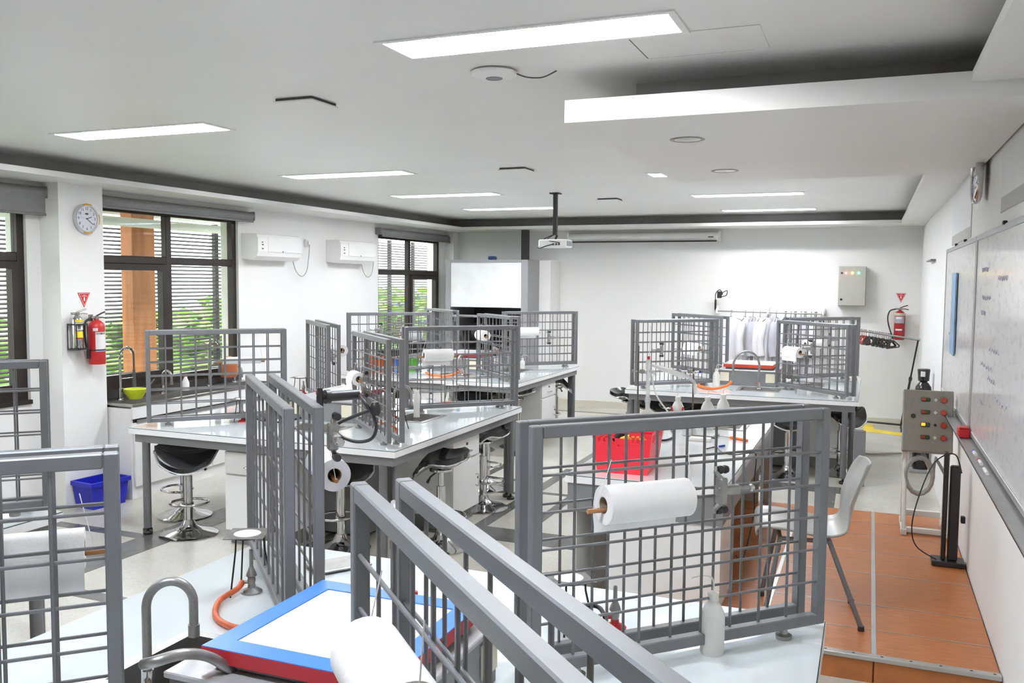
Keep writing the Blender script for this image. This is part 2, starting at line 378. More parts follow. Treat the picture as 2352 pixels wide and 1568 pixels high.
tag(MB().box(-7.6, -6.2, 2., 9.4, 2.72, 2.8).box(-7.3, -7.22, 2., 9.4, 2.45, 2.72).build('eave', EAVE), 'white roof eave outside above the sink window', 'eave')
struct(MB().box(-40, -6.2, -25, 45, -.5, -.3).build('ground_outside', mat('outdoor_grass', (.22, .30, .12), .9, var=.4, vscale=.8)))
LEAF = mat('tree_leaves', (.20, .36, .07), .6, var=.5, vscale=2)
BARK = mat('bark', (.12, .08, .05), .9, var=.3)
def tree(x, y, h, w, label):
    t = thing('tree', label, 'tree', (x, y, -.3), group='trees outside the windows')
    m = MB(); m.tube([(0, 0, 0), (.05, .03, h*.45), (.0, .05, h*.8)], [.12, .09, .04], 8).build('trunk', BARK, t)
    m = MB()
    for i in range(420):
        a = random.random()*2*PI; z = random.random(); rr = w*math.sqrt(random.random())*(1-.55*abs(z*2-1)**2)
        c = Vector((rr*math.cos(a), rr*math.sin(a), h*(.15+.7*z))); s = .16+.16*random.random()
        m.T(Matrix.Translation(c) @ Matrix.Rotation(random.random()*6, 4, 'Z') @ Matrix.Rotation(random.random()*3, 4, 'X'))
        m.add([(-s,0,0),(0,-s*.5,.05),(s,0,0),(0,s*.5,.05)], [(0,1,2),(0,2,3)])
    m.build('crown', LEAF, t)
for k, (x, y, h, ww, l) in enumerate([(-11.5, 7.2, 2.3, 1.6, 'green garden tree seen through the leftmost window louvres'), (-11.5, 12.2, 1.7, 1.3, 'green bush seen through the sink window louvres'),
        (-11.0, 19.5, 2.2, 1.9, 'bright green tree seen through the far window louvres'), (-12.5, 23.0, 2.0, 1.6, 'second green tree seen through the far window louvres'), (-13.0, 16.0, 1.9, 1.6, 'low green bush seen behind the sink window louvres')]):
    tree(x, y, h, ww, l)
# ================================================================ LAB TABLES
HALF, TZ = 1.06, .76
TOPW = mat('white_worktop', (.86, .87, .88), .2, var=.015)
def glass_top_mat():
    m = mat('pale_glass_top', (.80, .86, .88), .06, var=.02, vscale=2, coat=.6, spec=.6); return m
GTOP = glass_top_mat()
GEDGE = mat('glass_edge', (.03, .07, .07), .2)
# side k faces angle k*90: local frame x along side, y outwards from the centre
def side_m(k): return Matrix.Rotation(k*PI/2, 4, 'Z')
# sink rectangle in side frame (x along, y radial outwards)
SINK = (-.33, .03, .42, .70)
def rot_rect(r, k):
    p = [side_m(k) @ Vector((r[i], r[j], 0)) for i in (0, 1) for j in (2, 3)]
    xs = [q.x for q in p]; ys = [q.y for q in p]; return (min(xs), max(xs), min(ys), max(ys))
BOXH, BOXT = .28, .92
LEGM = MB().cyl((0, 0, .05), (0, 0, .66), .027, 14).mesh('leg', GREYM)
FOOTM = MB().lathe([(.0, 0), (.032, 0), (.034, .018), (.026, .026), (.010, .03), (.010, .055)], 14).mesh('foot', BLACK)
def cabinet_proto():
    t = thing('drawer_cabinet', 'x', 'cabinet')
    w, d = .23, .24     # half width, half depth ; front is +y
    MB().box(-w, w, -d, d-.02, .10, .655).build('body', WHITE, t)
    MB().box(-w+.01, w-.01, -d+.01, d-.05, 0, .10).build('plinth', GREYP, t)
    dr = MB().rbox(-w+.004, w-.004, d-.02, d, .49, .64, .003).build('drawer', WHITE, t)
    MB().tube(spline([(-.045, d, .545), (-.045, d+.025, .545), (.045, d+.025, .545), (.045, d, .545)], 3), .005, 6).build('handle', CHROME, dr)
    MB().cyl((0, d-.001, .60), (0, d+.007, .60), .011, 10).build('lock', DGREY, dr)
    do = MB().rbox(-w+.004, w-.004, d-.02, d, .105, .478, .003).build('door', WHITE, t)
    MB().tube(spline([(-.16, d, .34), (-.16, d+.025, .34), (-.16, d+.025, .26), (-.16, d, .26)], 3), .005, 6).build('handle', CHROME, do)
    MB().cyl((-.20, d-.001, .31), (-.20, d+.007, .31), .010, 10).build('lock', DGREY, do)
    return t
CAB = cabinet_proto(); cab_used = [False]
def place_cabinet(loc, rz, label):
    if not cab_used[0]:
        cab_used[0] = True; CAB.location = loc; CAB.rotation_euler = (0, 0, rz); CAB['label'] = label; CAB['group'] = 'white drawer cabinets under the lab tables'; return CAB
    return dup(CAB, loc, rz, label, 'white drawer cabinets under the lab tables')
def lab_table(cx, cy, desc, label, sinks=(0, 1, 2, 3), half=HALF, over={}):
    t = thing('lab_table', label, 'table', (cx, cy, 0), group='square island lab tables')
    H = half; hs = [rot_rect(over.get(k, SINK), k) for k in sinks]
    MB().slab(-H, H, -H, H, .715, .752, hs).build('worktop', TOPW, t)
    g = MB().slab(-H+.004, H-.004, -H+.004, H-.004, .752, TZ, hs).build('glass_top', GTOP, t)
    MB().slab(-H+.002, H-.002, -H+.002, H-.002, .7522, .7555, ((-H+.0045, H-.0045, -H+.0045, H-.0045),)).build('glass_edge', GEDGE, t)
    MB().slab(-H+.03, H-.03, -H+.03, H-.03, .655, .715, ((-H+.07, H-.07, -H+.07, H-.07),)).build('apron', GREYL, t)
    for sx in (-1, 1):
        for sy in (-1, 1):
            for a, b in ((.05, .11), (.11, .05)):
                l = link('leg', LEGM, t); l.location = (sx*(H-a), sy*(H-b), 0)
                f = link('foot', FOOTM, l)
    MB().slab(-.50, .50, -.50, .50, .02, .715, ((-.48, .48, -.48, .48),)).build('core_panel', GREYP, t)
    box = MB().box(-BOXH, BOXH, -BOXH, BOXH, TZ, BOXT-.015).build('service_box', GREYL, t)
    MB().rbox(-BOXH-.01, BOXH+.01, -BOXH-.01, BOXH+.01, BOXT-.015, BOXT, .003).build('shelf', mat('grey_shelf', (.45, .45, .46), .35, .3), t)
    for k in range(4):
        for x in (-.225, .225):
            m = MB().T(side_m(k)); m.rbox(x-.045, x+.045, BOXH-.001, BOXH+.01, .80, .89, .003).build('outlet', CREAM, box)
    for k in sinks:
        x0, x1, y0, y1 = over.get(k, SINK); m = MB().T(side_m(k))
        m.slab(x0-.02, x1+.02, y0-.02, y1+.02, TZ, TZ+.004, ((x0+.012, x1-.012, y0+.012, y1-.012),))
        e = .012
        m.add([(x0+e,y0+e,TZ+.002),(x1-e,y0+e,TZ+.002),(x1-e,y1-e,TZ+.002),(x0+e,y1-e,TZ+.002),(x0+.03,y0+.03,TZ-.13),(x1-.03,y0+.03,TZ-.13),(x1-.03,y1-.03,TZ-.13),(x0+.03,y1-.03,TZ-.13)],
              [(0,4,5,1),(1,5,6,2),(2,6,7,3),(3,7,4,0),(4,7,6,5)])
        m.build('sink', STEEL, t)
    return t
TA = (-1.155, 1.79); TB = (-3.715, 5.74); TC = (-4.36, 9.35); TD = (-1.13, 9.425); TE = (-4.37, 1.80)
lab_table(*TA, 'nearest', 'square white lab table nearest the camera, with the blue-edged tray', (0, 1, 2), over={1: (-.13, .21, .37, .66)})
lab_table(*TB, 'middle', 'square white lab table in the middle, in front of the window sink counter')
lab_table(*TC, 'far left', 'square white lab table at the far left by the fume hood')
lab_table(*TD, 'far right', 'square white lab table at the far right before the coat rail')
lab_table(*TE, 'left edge', 'square white lab table cut off by the left photo edge', (3,))
def cab_at(T, k, off, label):
    p = side_m(k) @ Vector((off, HALF-.31, 0)); place_cabinet((T[0]+p.x, T[1]+p.y, 0), k*PI/2, label)
# k: 0 -> +y (far), 1 -> -x (left), 2 -> -y (near), 3 -> +x (right)
cab_at(TB, 2, 0.06, 'white drawer cabinet under the left front edge of the middle lab table')
cab_at(TB, 3, -.13, 'white drawer cabinet between two stools on the right side of the middle lab table')
cab_at(TC, 2, -.06, 'white drawer cabinet under the front edge of the far-left lab table')
cab_at(TC, 3, -.13, 'white drawer cabinet on the right side of the far-left lab table')
cab_at(TD, 2, 0.0, 'white drawer cabinet under the front edge of the far-right lab table')
cab_at(TD, 3, .1, 'white drawer cabinet under the right side of the far-right lab table')

# ---------------------------------------------------------------- mesh screens
SL, SH, SB = .96, .645, .03
FR = MB()
for a in ((0, .03, 0, SH), (SL-.03, SL, 0, SH)): FR.rbox(a[0], a[1], -.015, .015, a[2], a[3], .003)
for a in ((.03, SL-.03, 0, .032), (.03, SL-.03, SH-.032, SH)): FR.rbox(a[0], a[1], -.0149, .0149, a[2], a[3], .003)
FRM = FR.mesh('frame', GREYM)
VROD = MB().cyl((0, .0045, .03), (0, .0045, SH-.03), .0042, 8).mesh('rod', GREYM)
HROD = MB().cyl((.028, -.004, 0), (SL-.028, -.004, 0), .0042, 8).mesh('rod', GREYM)
SFOOT = MB().lathe([(0, -SB), (.022, -SB), (.024, -SB+.012), (.012, -SB+.016), (.010, .002)], 14).mesh('foot', STEELD)
def screen_proto():
    t = thing('mesh_screen', 'x', 'screen'); link('frame', FRM, t)
    for i in range(8): link('rod', VROD, t).location = (.03+(SL-.06)*(i+1)/9, 0, 0)
    for i in range(5): link('rod', HROD, t).location = (0, 0, .032+(SH-.064)*(i+1)/6)
    for x in (.14, SL-.14): link('foot', SFOOT, t).location = (x, 0, 0)
    return t
SCR = screen_proto(); scr_used = [False]
DIRN = {45: 'far right', 135: 'far left', 225: 'near left', 315: 'near right'}
def screens(T, desc, angs, r0=.45):
    for a in angs:
        for s in (-1, 1):
            d = Vector((math.cos(R(a)), math.sin(R(a)), 0)); n = Vector((-d.y, d.x, 0))
            p = Vector((T[0], T[1], TZ+SB)) + d*r0 + n*s*.042
            # which of the pair is nearer the camera (origin)
            q = Vector((T[0], T[1], 0)); near = (n*s).dot(-q) > 0
            lab = '%s mesh screen of the grey pair at the %s corner of the %s' % ('front' if near else 'rear', DIRN[a], desc)
            if not scr_used[0]:
                scr_used[0] = True; SCR.location = p; SCR.rotation_euler = (0, 0, R(a)); SCR['label'] = lab; SCR['group'] = 'grey mesh screens on the lab tables'
            else: dup(SCR, p, R(a), lab, 'grey mesh screens on the lab tables')
SA = (-1.15, 1.765); SBc = (-3.69, 5.76); SC = (-4.34, 9.36); SD = (-1.13, 9.42); SE = (-4.36, 1.85)
screens(SA, 'nearest table', (45, 135, 225), .475); screens((-1.165, 1.74), 'nearest table', (315,), .485); screens(SBc, 'middle table', (45, 135, 225, 315))
screens(SC, 'far-left table', (45, 135, 225, 315)); screens(SD, 'far-right table', (45, 135, 225, 315)); screens(SE, 'left-edge table', (45,))
def on_arm(T, a, r, side, h, off=0.0):
    """point beside the screen pair on arm angle a; side +1/-1 = left/right of the arm, h above tabletop"""
    d = Vector((math.cos(R(a)), math.sin(R(a)), 0)); n = Vector((-d.y, d.x, 0))
    return Vector((T[0], T[1], TZ+h)) + d*r + n*side*(.042+.0155+off)

# ---------------------------------------------------------------- faucets
def faucet(loc, rz, label, height=.30, reach=.15, lean=0.0, lever=True):
    t = thing('gooseneck_faucet', label, 'faucet', loc, rz, 'gooseneck faucets')
    MB().lathe([(0, 0), (.028, 0), (.026, .008), (.016, .012), (.015, .07), (0, .07)], 16).build('base', CHROME, t)
    pts = [(0, 0, .05), (0, 0, height*.62)]
    for i in range(11):
        a = PI*i/10; pts.append((0, reach/2*(1-math.cos(a)), height*.66+reach*.55*math.sin(a)+lean*i))
    pts.append((0, reach, height*.5)); MB().tube(spline(pts, 2), .0115, 10).build('spout', STEELD, t)
    MB().cyl((0, reach, height*.5), (0, reach, height*.5-.03), .0145, 12).build('nozzle', STEELD, t)
    if lever:
        v = MB().cyl((0, 0, .045), (.05, 0, .05), .009, 10).build('valve', CHROME, t)
        MB().rbox(.048, .075, -.009, .009, .042, .058, .003).build('knob', RED, v)
    return t
def side_pt(T, k, x, y, z=TZ+.001): p = side_m(k) @ Vector((x, y, 0)); return Vector((T[0]+p.x, T[1]+p.y, z))
faucet(gp(340, 1600, TZ+.001), R(-50), 'tall gooseneck faucet beside the nearest sink, bottom left', .345, .11)
faucet(gp(905, 1400, TZ+.001), R(30), 'gooseneck faucet behind the blue-edged tray on the nearest table', .36, .15)
faucet(side_pt(TB, 3, .12, .52), R(-90+45), 'gooseneck faucet beside the open sink on the right of the middle table', .30, .13)
faucet(side_pt(TB, 2, .12, .5), R(160), 'gooseneck faucet at the service box facing the front of the middle table', .16, .1)
faucet(side_pt(TD, 2, -.14, .50), R(180-65), 'wide arching gooseneck faucet on the far-right table', .34, .26)
faucet(side_pt(TC, 2, -.2, .5), R(180), 'gooseneck faucet on the far-left table by the fume hood', .22, .12)
# loose braided hose lying across the nearest sink
hz = [gp(330, 1525, .98), gp(352, 1520, 1.0), gp(420, 1502, 1.0), gp(480, 1508, .97), gp(530, 1540, .92), gp(560, 1580, .84), gp(570, 1640, .78)]
tag(MB().tube(spline(hz, 6), .012, 10).build('braided_hose', STEELD), 'braided metal hose arching over the nearest sink, bottom left', 'hose')

# ---------------------------------------------------------------- light trays
TRED = mat('tray_red_edge', (.42, .012, .02), .45, var=.06); TBLUE = mat('tray_blue_border', (.05, .20, .76), .35, var=.05); TWHITE = mat('tray_white_sheet', (.88, .90, .92), .12, var=.01, coat=.3)
TREDD = mat('tray_orange_red_edge', (.62, .06, .02), .45, var=.06)
def tray(T, label, border=TBLUE, edge=TRED, h=.05, s=.245, dx=0, dy=0, rz=0):
    t = thing('light_tray', label, 'tray', (T[0]+dx, T[1]+dy, BOXT+.002), rz, 'shallow trays on the service boxes')
    MB().rbox(-s+.02, s-.02, -s+.02, s-.02, 0, .02, .003).build('base', GREYP, t)
    MB().slab(-s, s, -s, s, .018, h, ((-s+.012, s-.012, -s+.012, s-.012),)).build('edge', edge, t)
    MB().slab(-s+.001, s-.001, -s+.001, s-.001, h, h+.002, ((-s+.055, s-.055, -s+.055, s-.055),)).build('border', border, t)
    MB().box(-s+.012, s-.012, -s+.012, s-.012, .02, h-.001).build('sheet', TWHITE, t)
    return t
tray(TA, 'white tray with blue border and red sides on the nearest table', dx=.02, dy=-.005, s=.24)
tray(TB, 'red-edged tray on the middle table, behind mesh screens', TWHITE, TRED, s=.19, dx=.085)
tray(TC, 'red-edged tray on the far-left table by the fume hood', TWHITE, TRED, dx=.06)
tray(TD, 'white tray with orange-red edge on the far-right table', TWHITE, TREDD)

# ---------------------------------------------------------------- stools
def stool_proto():
    t = thing('bar_stool', 'x', 'stool')
    nu, nv = 18, 14; a, b = .215, .19
    def S(u, v):
        r = math.hypot(u, v); k = 1.0
        if r > 1e-6: # map square to disc-like superellipse
            m = max(abs(u), abs(v)); k = (m/r)**.75
        x, y = u*k, v*k
        z = .055*x*x - .07*min(0, y)**2 + .085*max(0, y)**2 + .022*math.exp(-((y+.3)/.35)**2) - .012
        return Vector((x*a, y*b, .555+z))
    def grid(dz):
        return [S(-1+2*i/nu, -1+2*j/nv)+Vector((0, 0, dz)) for j in range(nv+1) for i in range(nu+1)]
    m = MB(); top = grid(.030); bot = grid(-.010); n1 = nu+1; N = len(top); fs = []
    for j in range(nv):
        for i in range(nu):
            q = (j*n1+i, j*n1+i+1, (j+1)*n1+i+1, (j+1)*n1+i); fs.append(q); fs.append(tuple(N+k for k in q[::-1]))
    per = [i for i in range(n1)]+[j*n1+nu for j in range(1, nv+1)]+[nv*n1+i for i in range(nu-1, -1, -1)]+[j*n1 for j in range(nv-1, 0, -1)]
    for k in range(len(per)): p, q = per[k], per[(k+1) % len(per)]; fs.append((p, N+p, N+q, q))
    m.add(top+bot, fs, True); m.build('seat', BLACKG, t)
    MB().tube([S(-1+2*(p % n1)/nu, -1+2*(p//n1)/nv)+Vector((0, 0, -.008)) for p in per], .0075, 6, closed=True).build('seat_rim', CHROME, t)
    MB().cyl((0, 0, .40), (0, 0, .545), .019, 14).cyl((0, 0, .525), (0, 0, .54), .08, 16).build('piston', CHROME, t)
    MB().cyl((0, 0, .04), (0, 0, .42), .030, 16).build('column', CHROME, t)
    MB().lathe([(.0, .0), (.195, .0), (.2, .008), (.17, .022), (.10, .04), (.055, .065), (.038, .10), (.030, .11)], 28).build('base', CHROME, t)
    ring = [(.13*math.cos(2*PI*i/20), .055+.11*math.sin(2*PI*i/20), .215) for i in range(20)]
    MB().tube(ring, .009, 8, closed=True).cyl((0, 0, .20), (0, 0, .235), .036, 14).build('footrest', CHROME, t)
    MB().tube([(.02, -.02, .525), (.10, -.06, .50), (.13, -.075, .47)], [.006, .006, .011], 8).build('lever', BLACK, t)
    return t
STL = stool_proto(); st_used = [False]
def stool(x, y, rz, label):
    if not st_used[0]:
        st_used[0] = True; STL.location = (x, y, 0); STL.rotation_euler = (0, 0, R(rz)); STL['label'] = label; STL['group'] = 'black bar stools'
    else: dup(STL, (x, y, 0), R(rz), label, 'black bar stools')
stool(-4.40, 4.84, 35, 'black and chrome bar stool in full view left of the middle table front cabinet')
stool(-4.78, 5.22, 150, 'black bar stool half hidden behind the left leg of the middle table')
stool(-3.23, 4.97, 60, 'black bar stool in the shade under the front edge of the middle table')
stool(-2.64, 5.28, 290, 'black wavy-seated bar stool left of the cabinet on the right side of the middle table')
stool(-2.80, 6.34, 320, 'nearer black bar stool right of the cabinet on the middle table')
stool(-3.05, 6.98, 200, 'farther black bar stool at the back right of the middle table')
stool(-3.50, 8.85, 290, 'black bar stool left of the cabinet on the right side of the far-left table')
stool(-3.46, 9.98, 110, 'black bar stool at the back right leg of the far-left table')
stool(-3.84, 8.50, 10, 'black bar stool under the front edge of the far-left table, right of its cabinet')
stool(-4.98, 8.58, 40, 'black bar stool under the front edge of the far-left table, left of its cabinet')
stool(-2.35, 9.15, 80, 'black bar stool standing out left of the far-right table')
stool(-1.95, 9.0, 20, 'black bar stool tucked under the left side of the far-right table')
stool(-1.66, 8.52, 60, 'black bar stool at the left front edge of the far-right table')
stool(-.67, 8.50, 10, 'black bar stool under the right front edge of the far-right table')
stool(-.22, 8.82, 40, 'black bar stool behind the right front leg of the far-right table')
# ================================================================ small lab ware
def wire(pts, r, m, name, parent, n=8): return MB().tube(spline(pts, 6), r, n).build(name, m, parent)
GAUZE = mat('wire_gauze', (.16, .15, .14), .6, .5, var=.3, vscale=60); CERAM = mat('gauze_ceramic', (.80, .79, .77), .8, var=.05)
IRON = mat('black_iron', (.03, .028, .026), .5, .6, var=.2)
def tripod(loc, rz, label, h=.165, s=1.0):
    t = thing('tripod', label, 'tripod', loc, R(rz), 'tripods with wire gauze')
    ring = [(.055*s*math.cos(2*PI*i/18), .055*s*math.sin(2*PI*i/18), h) for i in range(18)]
    MB().tube(ring, .0035, 6, closed=True).build('ring', IRON, t)
    for k in range(3):
        a = 2*PI*k/3; c, d = math.cos(a), math.sin(a)
        MB().tube([(.055*s*c, .055*s*d, h), (.058*s*c, .058*s*d, h-.04), (.085*s*c, .085*s*d, .003)], .0032, 6).build('leg', IRON, t)
    g = MB().rbox(-.068*s, .068*s, -.068*s, .068*s, h+.003, h+.006, .001).build('wire_gauze', GAUZE, t)
    MB().lathe([(0, h+.0068), (.046*s, h+.0066), (.047*s, h+.0055)], 24).build('ceramic_disc', CERAM, g)
    return t
def burner(loc, label, base=STEELD, h=.15, s=1.0):
    t = thing('gas_burner', label, 'gas burner', loc, 0, 'gas burners')
    MB().lathe([(0, 0), (.034*s, 0), (.035*s, .006), (.026*s, .012), (.013*s, .018), (.012*s, .03), (0, .03)], 18).build('base', base, t)
    MB().lathe([(0, .03), (.011*s, .03), (.014*s, .042), (.012*s, .052), (.018*s, .058), (.016*s, .066), (.008*s, .085), (.0065*s, .09), (.0065*s, h), (.0045*s, h), (.0045*s, h-.02)], 16).build('barrel', base if base is STEELD else STEELD, t)
    MB().cyl((0, 0, .035), (-.028*s, -.012*s, .035), .0055*s, 8).build('gas_inlet', base, t)
    return t
tripod(gp(570, 1357, TZ), 25, 'tripod with white-centred gauze at the left of the nearest table', .19, .95)
burner(gp(578, 1360, TZ), 'metal gas burner standing under the left tripod of the nearest table', STEELD, .145)
A = gp(578, 1360, TZ)
tag(MB().tube(spline([A+Vector((-.028, -.012, .035)), gp(545, 1352, .785), gp(505, 1378, .775), gp(495, 1412, .773), gp(520, 1434, .773), gp(575, 1445, .773), gp(640, 1440, .773)], 7), .0095, 10).build('gas_hose', RUBR), 'orange rubber gas hose looping from the nearest left burner', 'hose')
tripod(gp(1305, 1442, TZ), 40, 'tripod with white-centred gauze behind the right mesh screen of the nearest table', .15, .95)
burner(gp(1412, 1443, TZ), 'red-based gas burner behind the right mesh screen of the nearest table', RED, .13)
Bq = gp(1412, 1443, TZ)
tag(MB().tube(spline([Bq+Vector((-.028, -.012, .035)), gp(1370, 1392, .79), gp(1300, 1390, .80), gp(1235, 1400, .775), gp(1180, 1425, .773)], 7), .007, 8).build('gas_hose', IRON), 'black gas hose from the red-based burner on the nearest table', 'hose')
def ring_base(loc, rz, label, rod=0, s=1.0):
    t = thing('stand_base', label, 'stand base', loc, R(rz), 'retort stand bases')
    MB().rbox(-.105*s, .105*s, -.065*s, .065*s, .006, .016, .003).build('plate', STEELD, t)
    for x in (-.09, .09):
        for y in (-.052, .052): MB().cyl((x*s, y*s, 0), (x*s, y*s, .0185), .006, 8).build('stud', DGREY, t)
    if rod: MB().cyl((-.07*s, 0, .016), (-.07*s, 0, rod), .006, 10).build('rod', mat('brown_steel_rod', (.14, .115, .10), .4, .6), t)
    return t
ring_base(gp(777, 1302, TZ), 55, 'grey steel plate base lying on the back of the nearest table')
def wash_bottle(loc, rz, label, h=.15, r=.034, red=False, level=True):
    t = thing('wash_bottle', label, 'wash bottle', loc, R(rz), 'translucent wash bottles')
    MB().lathe([(0, 0), (r*.94, 0), (r, .006), (r, h*.62), (r*.93, h*.72), (r*.62, h*.86), (r*.36, h*.92), (r*.36, h)], 24).build('body', BOTTLE, t)
    MB().lathe([(0, h), (r*.45, h-.012), (r*.45, h+.010), (r*.2, h+.014), (0, h+.016)], 16).build('cap', RED if red else BOTTLE, t)
    if level: MB().lathe([(0, .004), (r*.95, .004), (r*.95, h*.30), (0, h*.30)], 20).build('liquid', mat('bottle_water', (.66, .65, .60), .2), t)
    MB().tube(spline([(0, 0, h+.012), (0, 0, h+.04), (.012, 0, h+.054), (.04, 0, h+.05), (.065, 0, h+.038)], 5), .0028, 6).build('nozzle', BOTTLE, t)
    return t
wash_bottle(gp(1635, 1498, TZ), 165, 'translucent wash bottle at the near right edge of the nearest table', .163, .034)
# middle table ware
tripod(gp(557, 967, TZ), 25, 'tripod with gauze on the left front of the middle table', .16)
burner(gp(557, 968, TZ), 'red-based gas burner under the tripod on the left of the middle table', RED, .13)
tag(MB().tube(spline([gp(560, 962, .79), gp(590, 962, .78), gp(625, 968, .775), gp(660, 968, .775), gp(700, 955, .775)], 6), .007, 8).build('gas_hose', IRON), 'black gas hose from the left burner of the middle table', 'hose')
tripod(gp(912, 985, TZ), 10, 'tripod beside the open sink at the front of the middle table', .135)
tag(MB().tube(spline([gp(858, 968, .775), gp(880, 972, .78), gp(905, 980, .775), gp(912, 992, .775)], 6), .009, 8).build('gas_hose', RUBR), 'short orange gas hose beside the sink of the middle table', 'hose')
tripod(gp(1037, 925, TZ), 10, 'tripod behind the right mesh screen of the middle table', .15)
burner(gp(1037, 925, TZ), 'metal gas burner under the right tripod of the middle table', STEELD, .11)
tag(MB().tube(spline([gp(1037, 922, .785), gp(1005, 925, .775), gp(975, 930, .775), gp(955, 932, .775)], 6), .008, 8).build('gas_hose', RUBR), 'orange gas hose behind the right screen of the middle table', 'hose')
tripod(gp(690, 905, TZ), 10, 'tripod at the back left of the middle table', .15)
burner(gp(697, 905, TZ), 'red-based gas burner at the back left of the middle table', RED, .12)
tag(MB().lathe([(0, 0), (.024, 0), (.024, .17), (.018, .185), (.018, .2), (0, .2)], 16, tuple(gp(957, 957, TZ))).build('plastic_cylinder', BOTTLE), 'clear plastic measuring cylinder beside the sink of the middle table', 'cylinder')
# far-left table ware
BIN = {'orange': mat('orange_bin', (.90, .16, .01), .45), 'blue': mat('blue_bin', (.02, .16, .62), .45), 'green': mat('green_bin', (.10, .42, .02), .45)}
for i, (x0, c) in enumerate(((868, 'orange'), (893, 'orange'), (914, 'orange'), (937, 'blue'), (957, 'green'))):
    p = gp(x0, 846, TZ+.16-.002) if False else wy(x0, 836, TC[1]-.14)
    t = thing('parts_bin', ['leftmost orange storage bin on the far-left table', 'middle orange storage bin on the far-left table', 'right orange storage bin on the far-left table', 'blue storage bin on the far-left table beside the orange ones', 'green storage bin at the right end of the row on the far-left table'][i], 'bin', (p.x, p.y-.15, BOXT if False else TZ), 0, 'small storage bins')
    m = MB(); w = .056; m.add([(-w*.85,-.08,0),(w*.85,-.08,0),(w*.85,.08,0),(-w*.85,.08,0),(-w,-.1,.13),(w,-.1,.13),(w,.1,.13),(-w,.1,.13)], [(0,3,2,1),(0,1,5,4),(1,2,6,5),(2,3,7,6),(3,0,4,7)])
    m.build('body', BIN[c], t); MB().slab(-w-.004, w+.004, -.104, .104, .122, .132, ((-w+.004, w-.004, -.096, .096),)).build('rim', BIN[c], t)
tag(MB().tube(spline([gp(978, 855, .775), gp(1000, 862, .775), gp(1030, 862, .775), gp(1052, 855, .775)], 6), .012, 8).build('gas_hose', mat('bright_orange_rubber', (.85, .16, .02), .5)), 'bright orange gas hose on the far-left table', 'hose')
burner(gp(922, 862, TZ), 'red-based gas burner on the far-left table before the bins', RED, .14, 1.2)
tag(MB().lathe([(0, 0), (.03, 0), (.032, .006), (.032, .075), (.035, .08)], 18, tuple(gp(1065, 863, TZ)), cap=False).build('beaker', GLASS), 'small glass beaker on the far-left table', 'beaker')
wash_bottle(gp(1200, 846, TZ), 20, 'small bottle standing before the right screen of the far-left table', .11, .03)
# far-right table ware
wash_bottle(gp(1645, 887, TZ), 15, 'wash bottle beside the service box of the far-right table', .165, .036, False, False)
tag(MB().tube(spline([gp(1680, 876, .83), gp(1668, 886, .79), gp(1640, 892, .778), gp(1612, 888, .778), gp(1605, 882, .778), gp(1620, 876, .778)], 7), .013, 8).build('gas_hose', mat('bright_orange_rubber', (.85, .16, .02), .5)), 'orange gas hose curled on the far-right table', 'hose')
ring_base(gp(1835, 882, TZ), 10, 'dark stand base behind the right screens of the far-right table', .3)
ring_base(gp(1590, 876, TZ), 10, 'retort stand behind the left screens of the far-right table', .42)

# ---------------------------------------------------------------- paper rolls
CARD = mat('cardboard_core', (.36, .29, .22), .8, var=.1)
def roll(p, a, label, r=.055, L=.235, dn=.30, tail=True, hang=.12):
    """axis horizontal along direction a; p = centre; hung by strings from a screen rod above"""
    t = thing('paper_towel_roll', label, 'paper roll', p, R(a), 'paper towel rolls hung on the screens'); h = L/2
    MB().lathe([(.022, -h), (r, -h), (r, h), (.022, h)], 30, ax='x', closed=True).build('paper', PAPER, t)
    MB().lathe([(.0205, -h+.001), (.0225, -h+.001), (.0225, h-.001), (.0205, h-.001)], 20, ax='x', closed=True).build('core', CARD, t)
    MB().cyl((-h-.045, 0, -.012), (h+.03, 0, -.012), .0065, 8).build('dowel', WOOD, t)
    if tail:
        m = MB(); vs = []; 
        for i in range(7):
            ang = -PI/2*0 + .0; z = -i*.014; y = r+.0015+.004*math.sin(i*.9)
            vs += [(-h, y, z), (h, y, z)]
        m.add(vs, [(2*i, 2*i+1, 2*i+3, 2*i+2) for i in range(6)], True); m.build('loose_sheet', PAPER, t)
    for s in (-1, 1): MB().tube([(s*(h+.02), 0, -.01), (s*(h-.01), -.02, hang)], .0012, 5).build('string', STRING, t)
    return t
roll(on_plane(1483, 1150, SA, 45, -.114), 45, 'large white paper towel roll on a wooden dowel on the nearest right mesh screen', .050, .25)
roll(on_plane(888, 1572, (-1.165, 1.74), 315, -.114), 135, 'white paper towel roll cut off by the bottom edge below the front rails', .052, .22, tail=False)
roll(on_plane(752, 1075, SA, 135, -.112), -45, 'paper towel roll seen end-on beside the screens behind the blue-edged tray', .050, .22, tail=False)
roll(on_plane(50, 1272, SA, 225, -.108), -135, 'white paper towel roll behind the leftmost mesh screen of the nearest table', .046, .25)
roll(on_plane(1006, 815, SBc, 45, -.11), 45, 'white paper towel roll on the right mesh screen of the middle table', .047, .23)
roll(on_plane(818, 868, SBc, 315, -.11), 135, 'paper towel roll with hanging tail on the front mesh screen of the middle table', .046, .17)
roll(on_plane(555, 827, SBc, 225, -.09), 45, 'thin nearly used paper roll behind the left mesh screen of the middle table', .026, .27, tail=False)
roll(on_plane(780, 803, SBc, 135, -.112), 135, 'paper towel roll end-on at the back mesh screen of the middle table', .05, .2, tail=False)
roll(on_plane(945, 767, SC, 225, -.11), 45, 'paper towel roll on the left mesh screen of the far-left table', .05, .25)
roll(on_plane(1108, 770, SC, 315, -.115), 135, 'paper towel roll end-on in the centre of the far-left table', .055, .2, tail=False)
roll(on_plane(1213, 761, SC, 45, -.11), 45, 'paper towel roll on the right mesh screen of the far-left table', .05, .25)
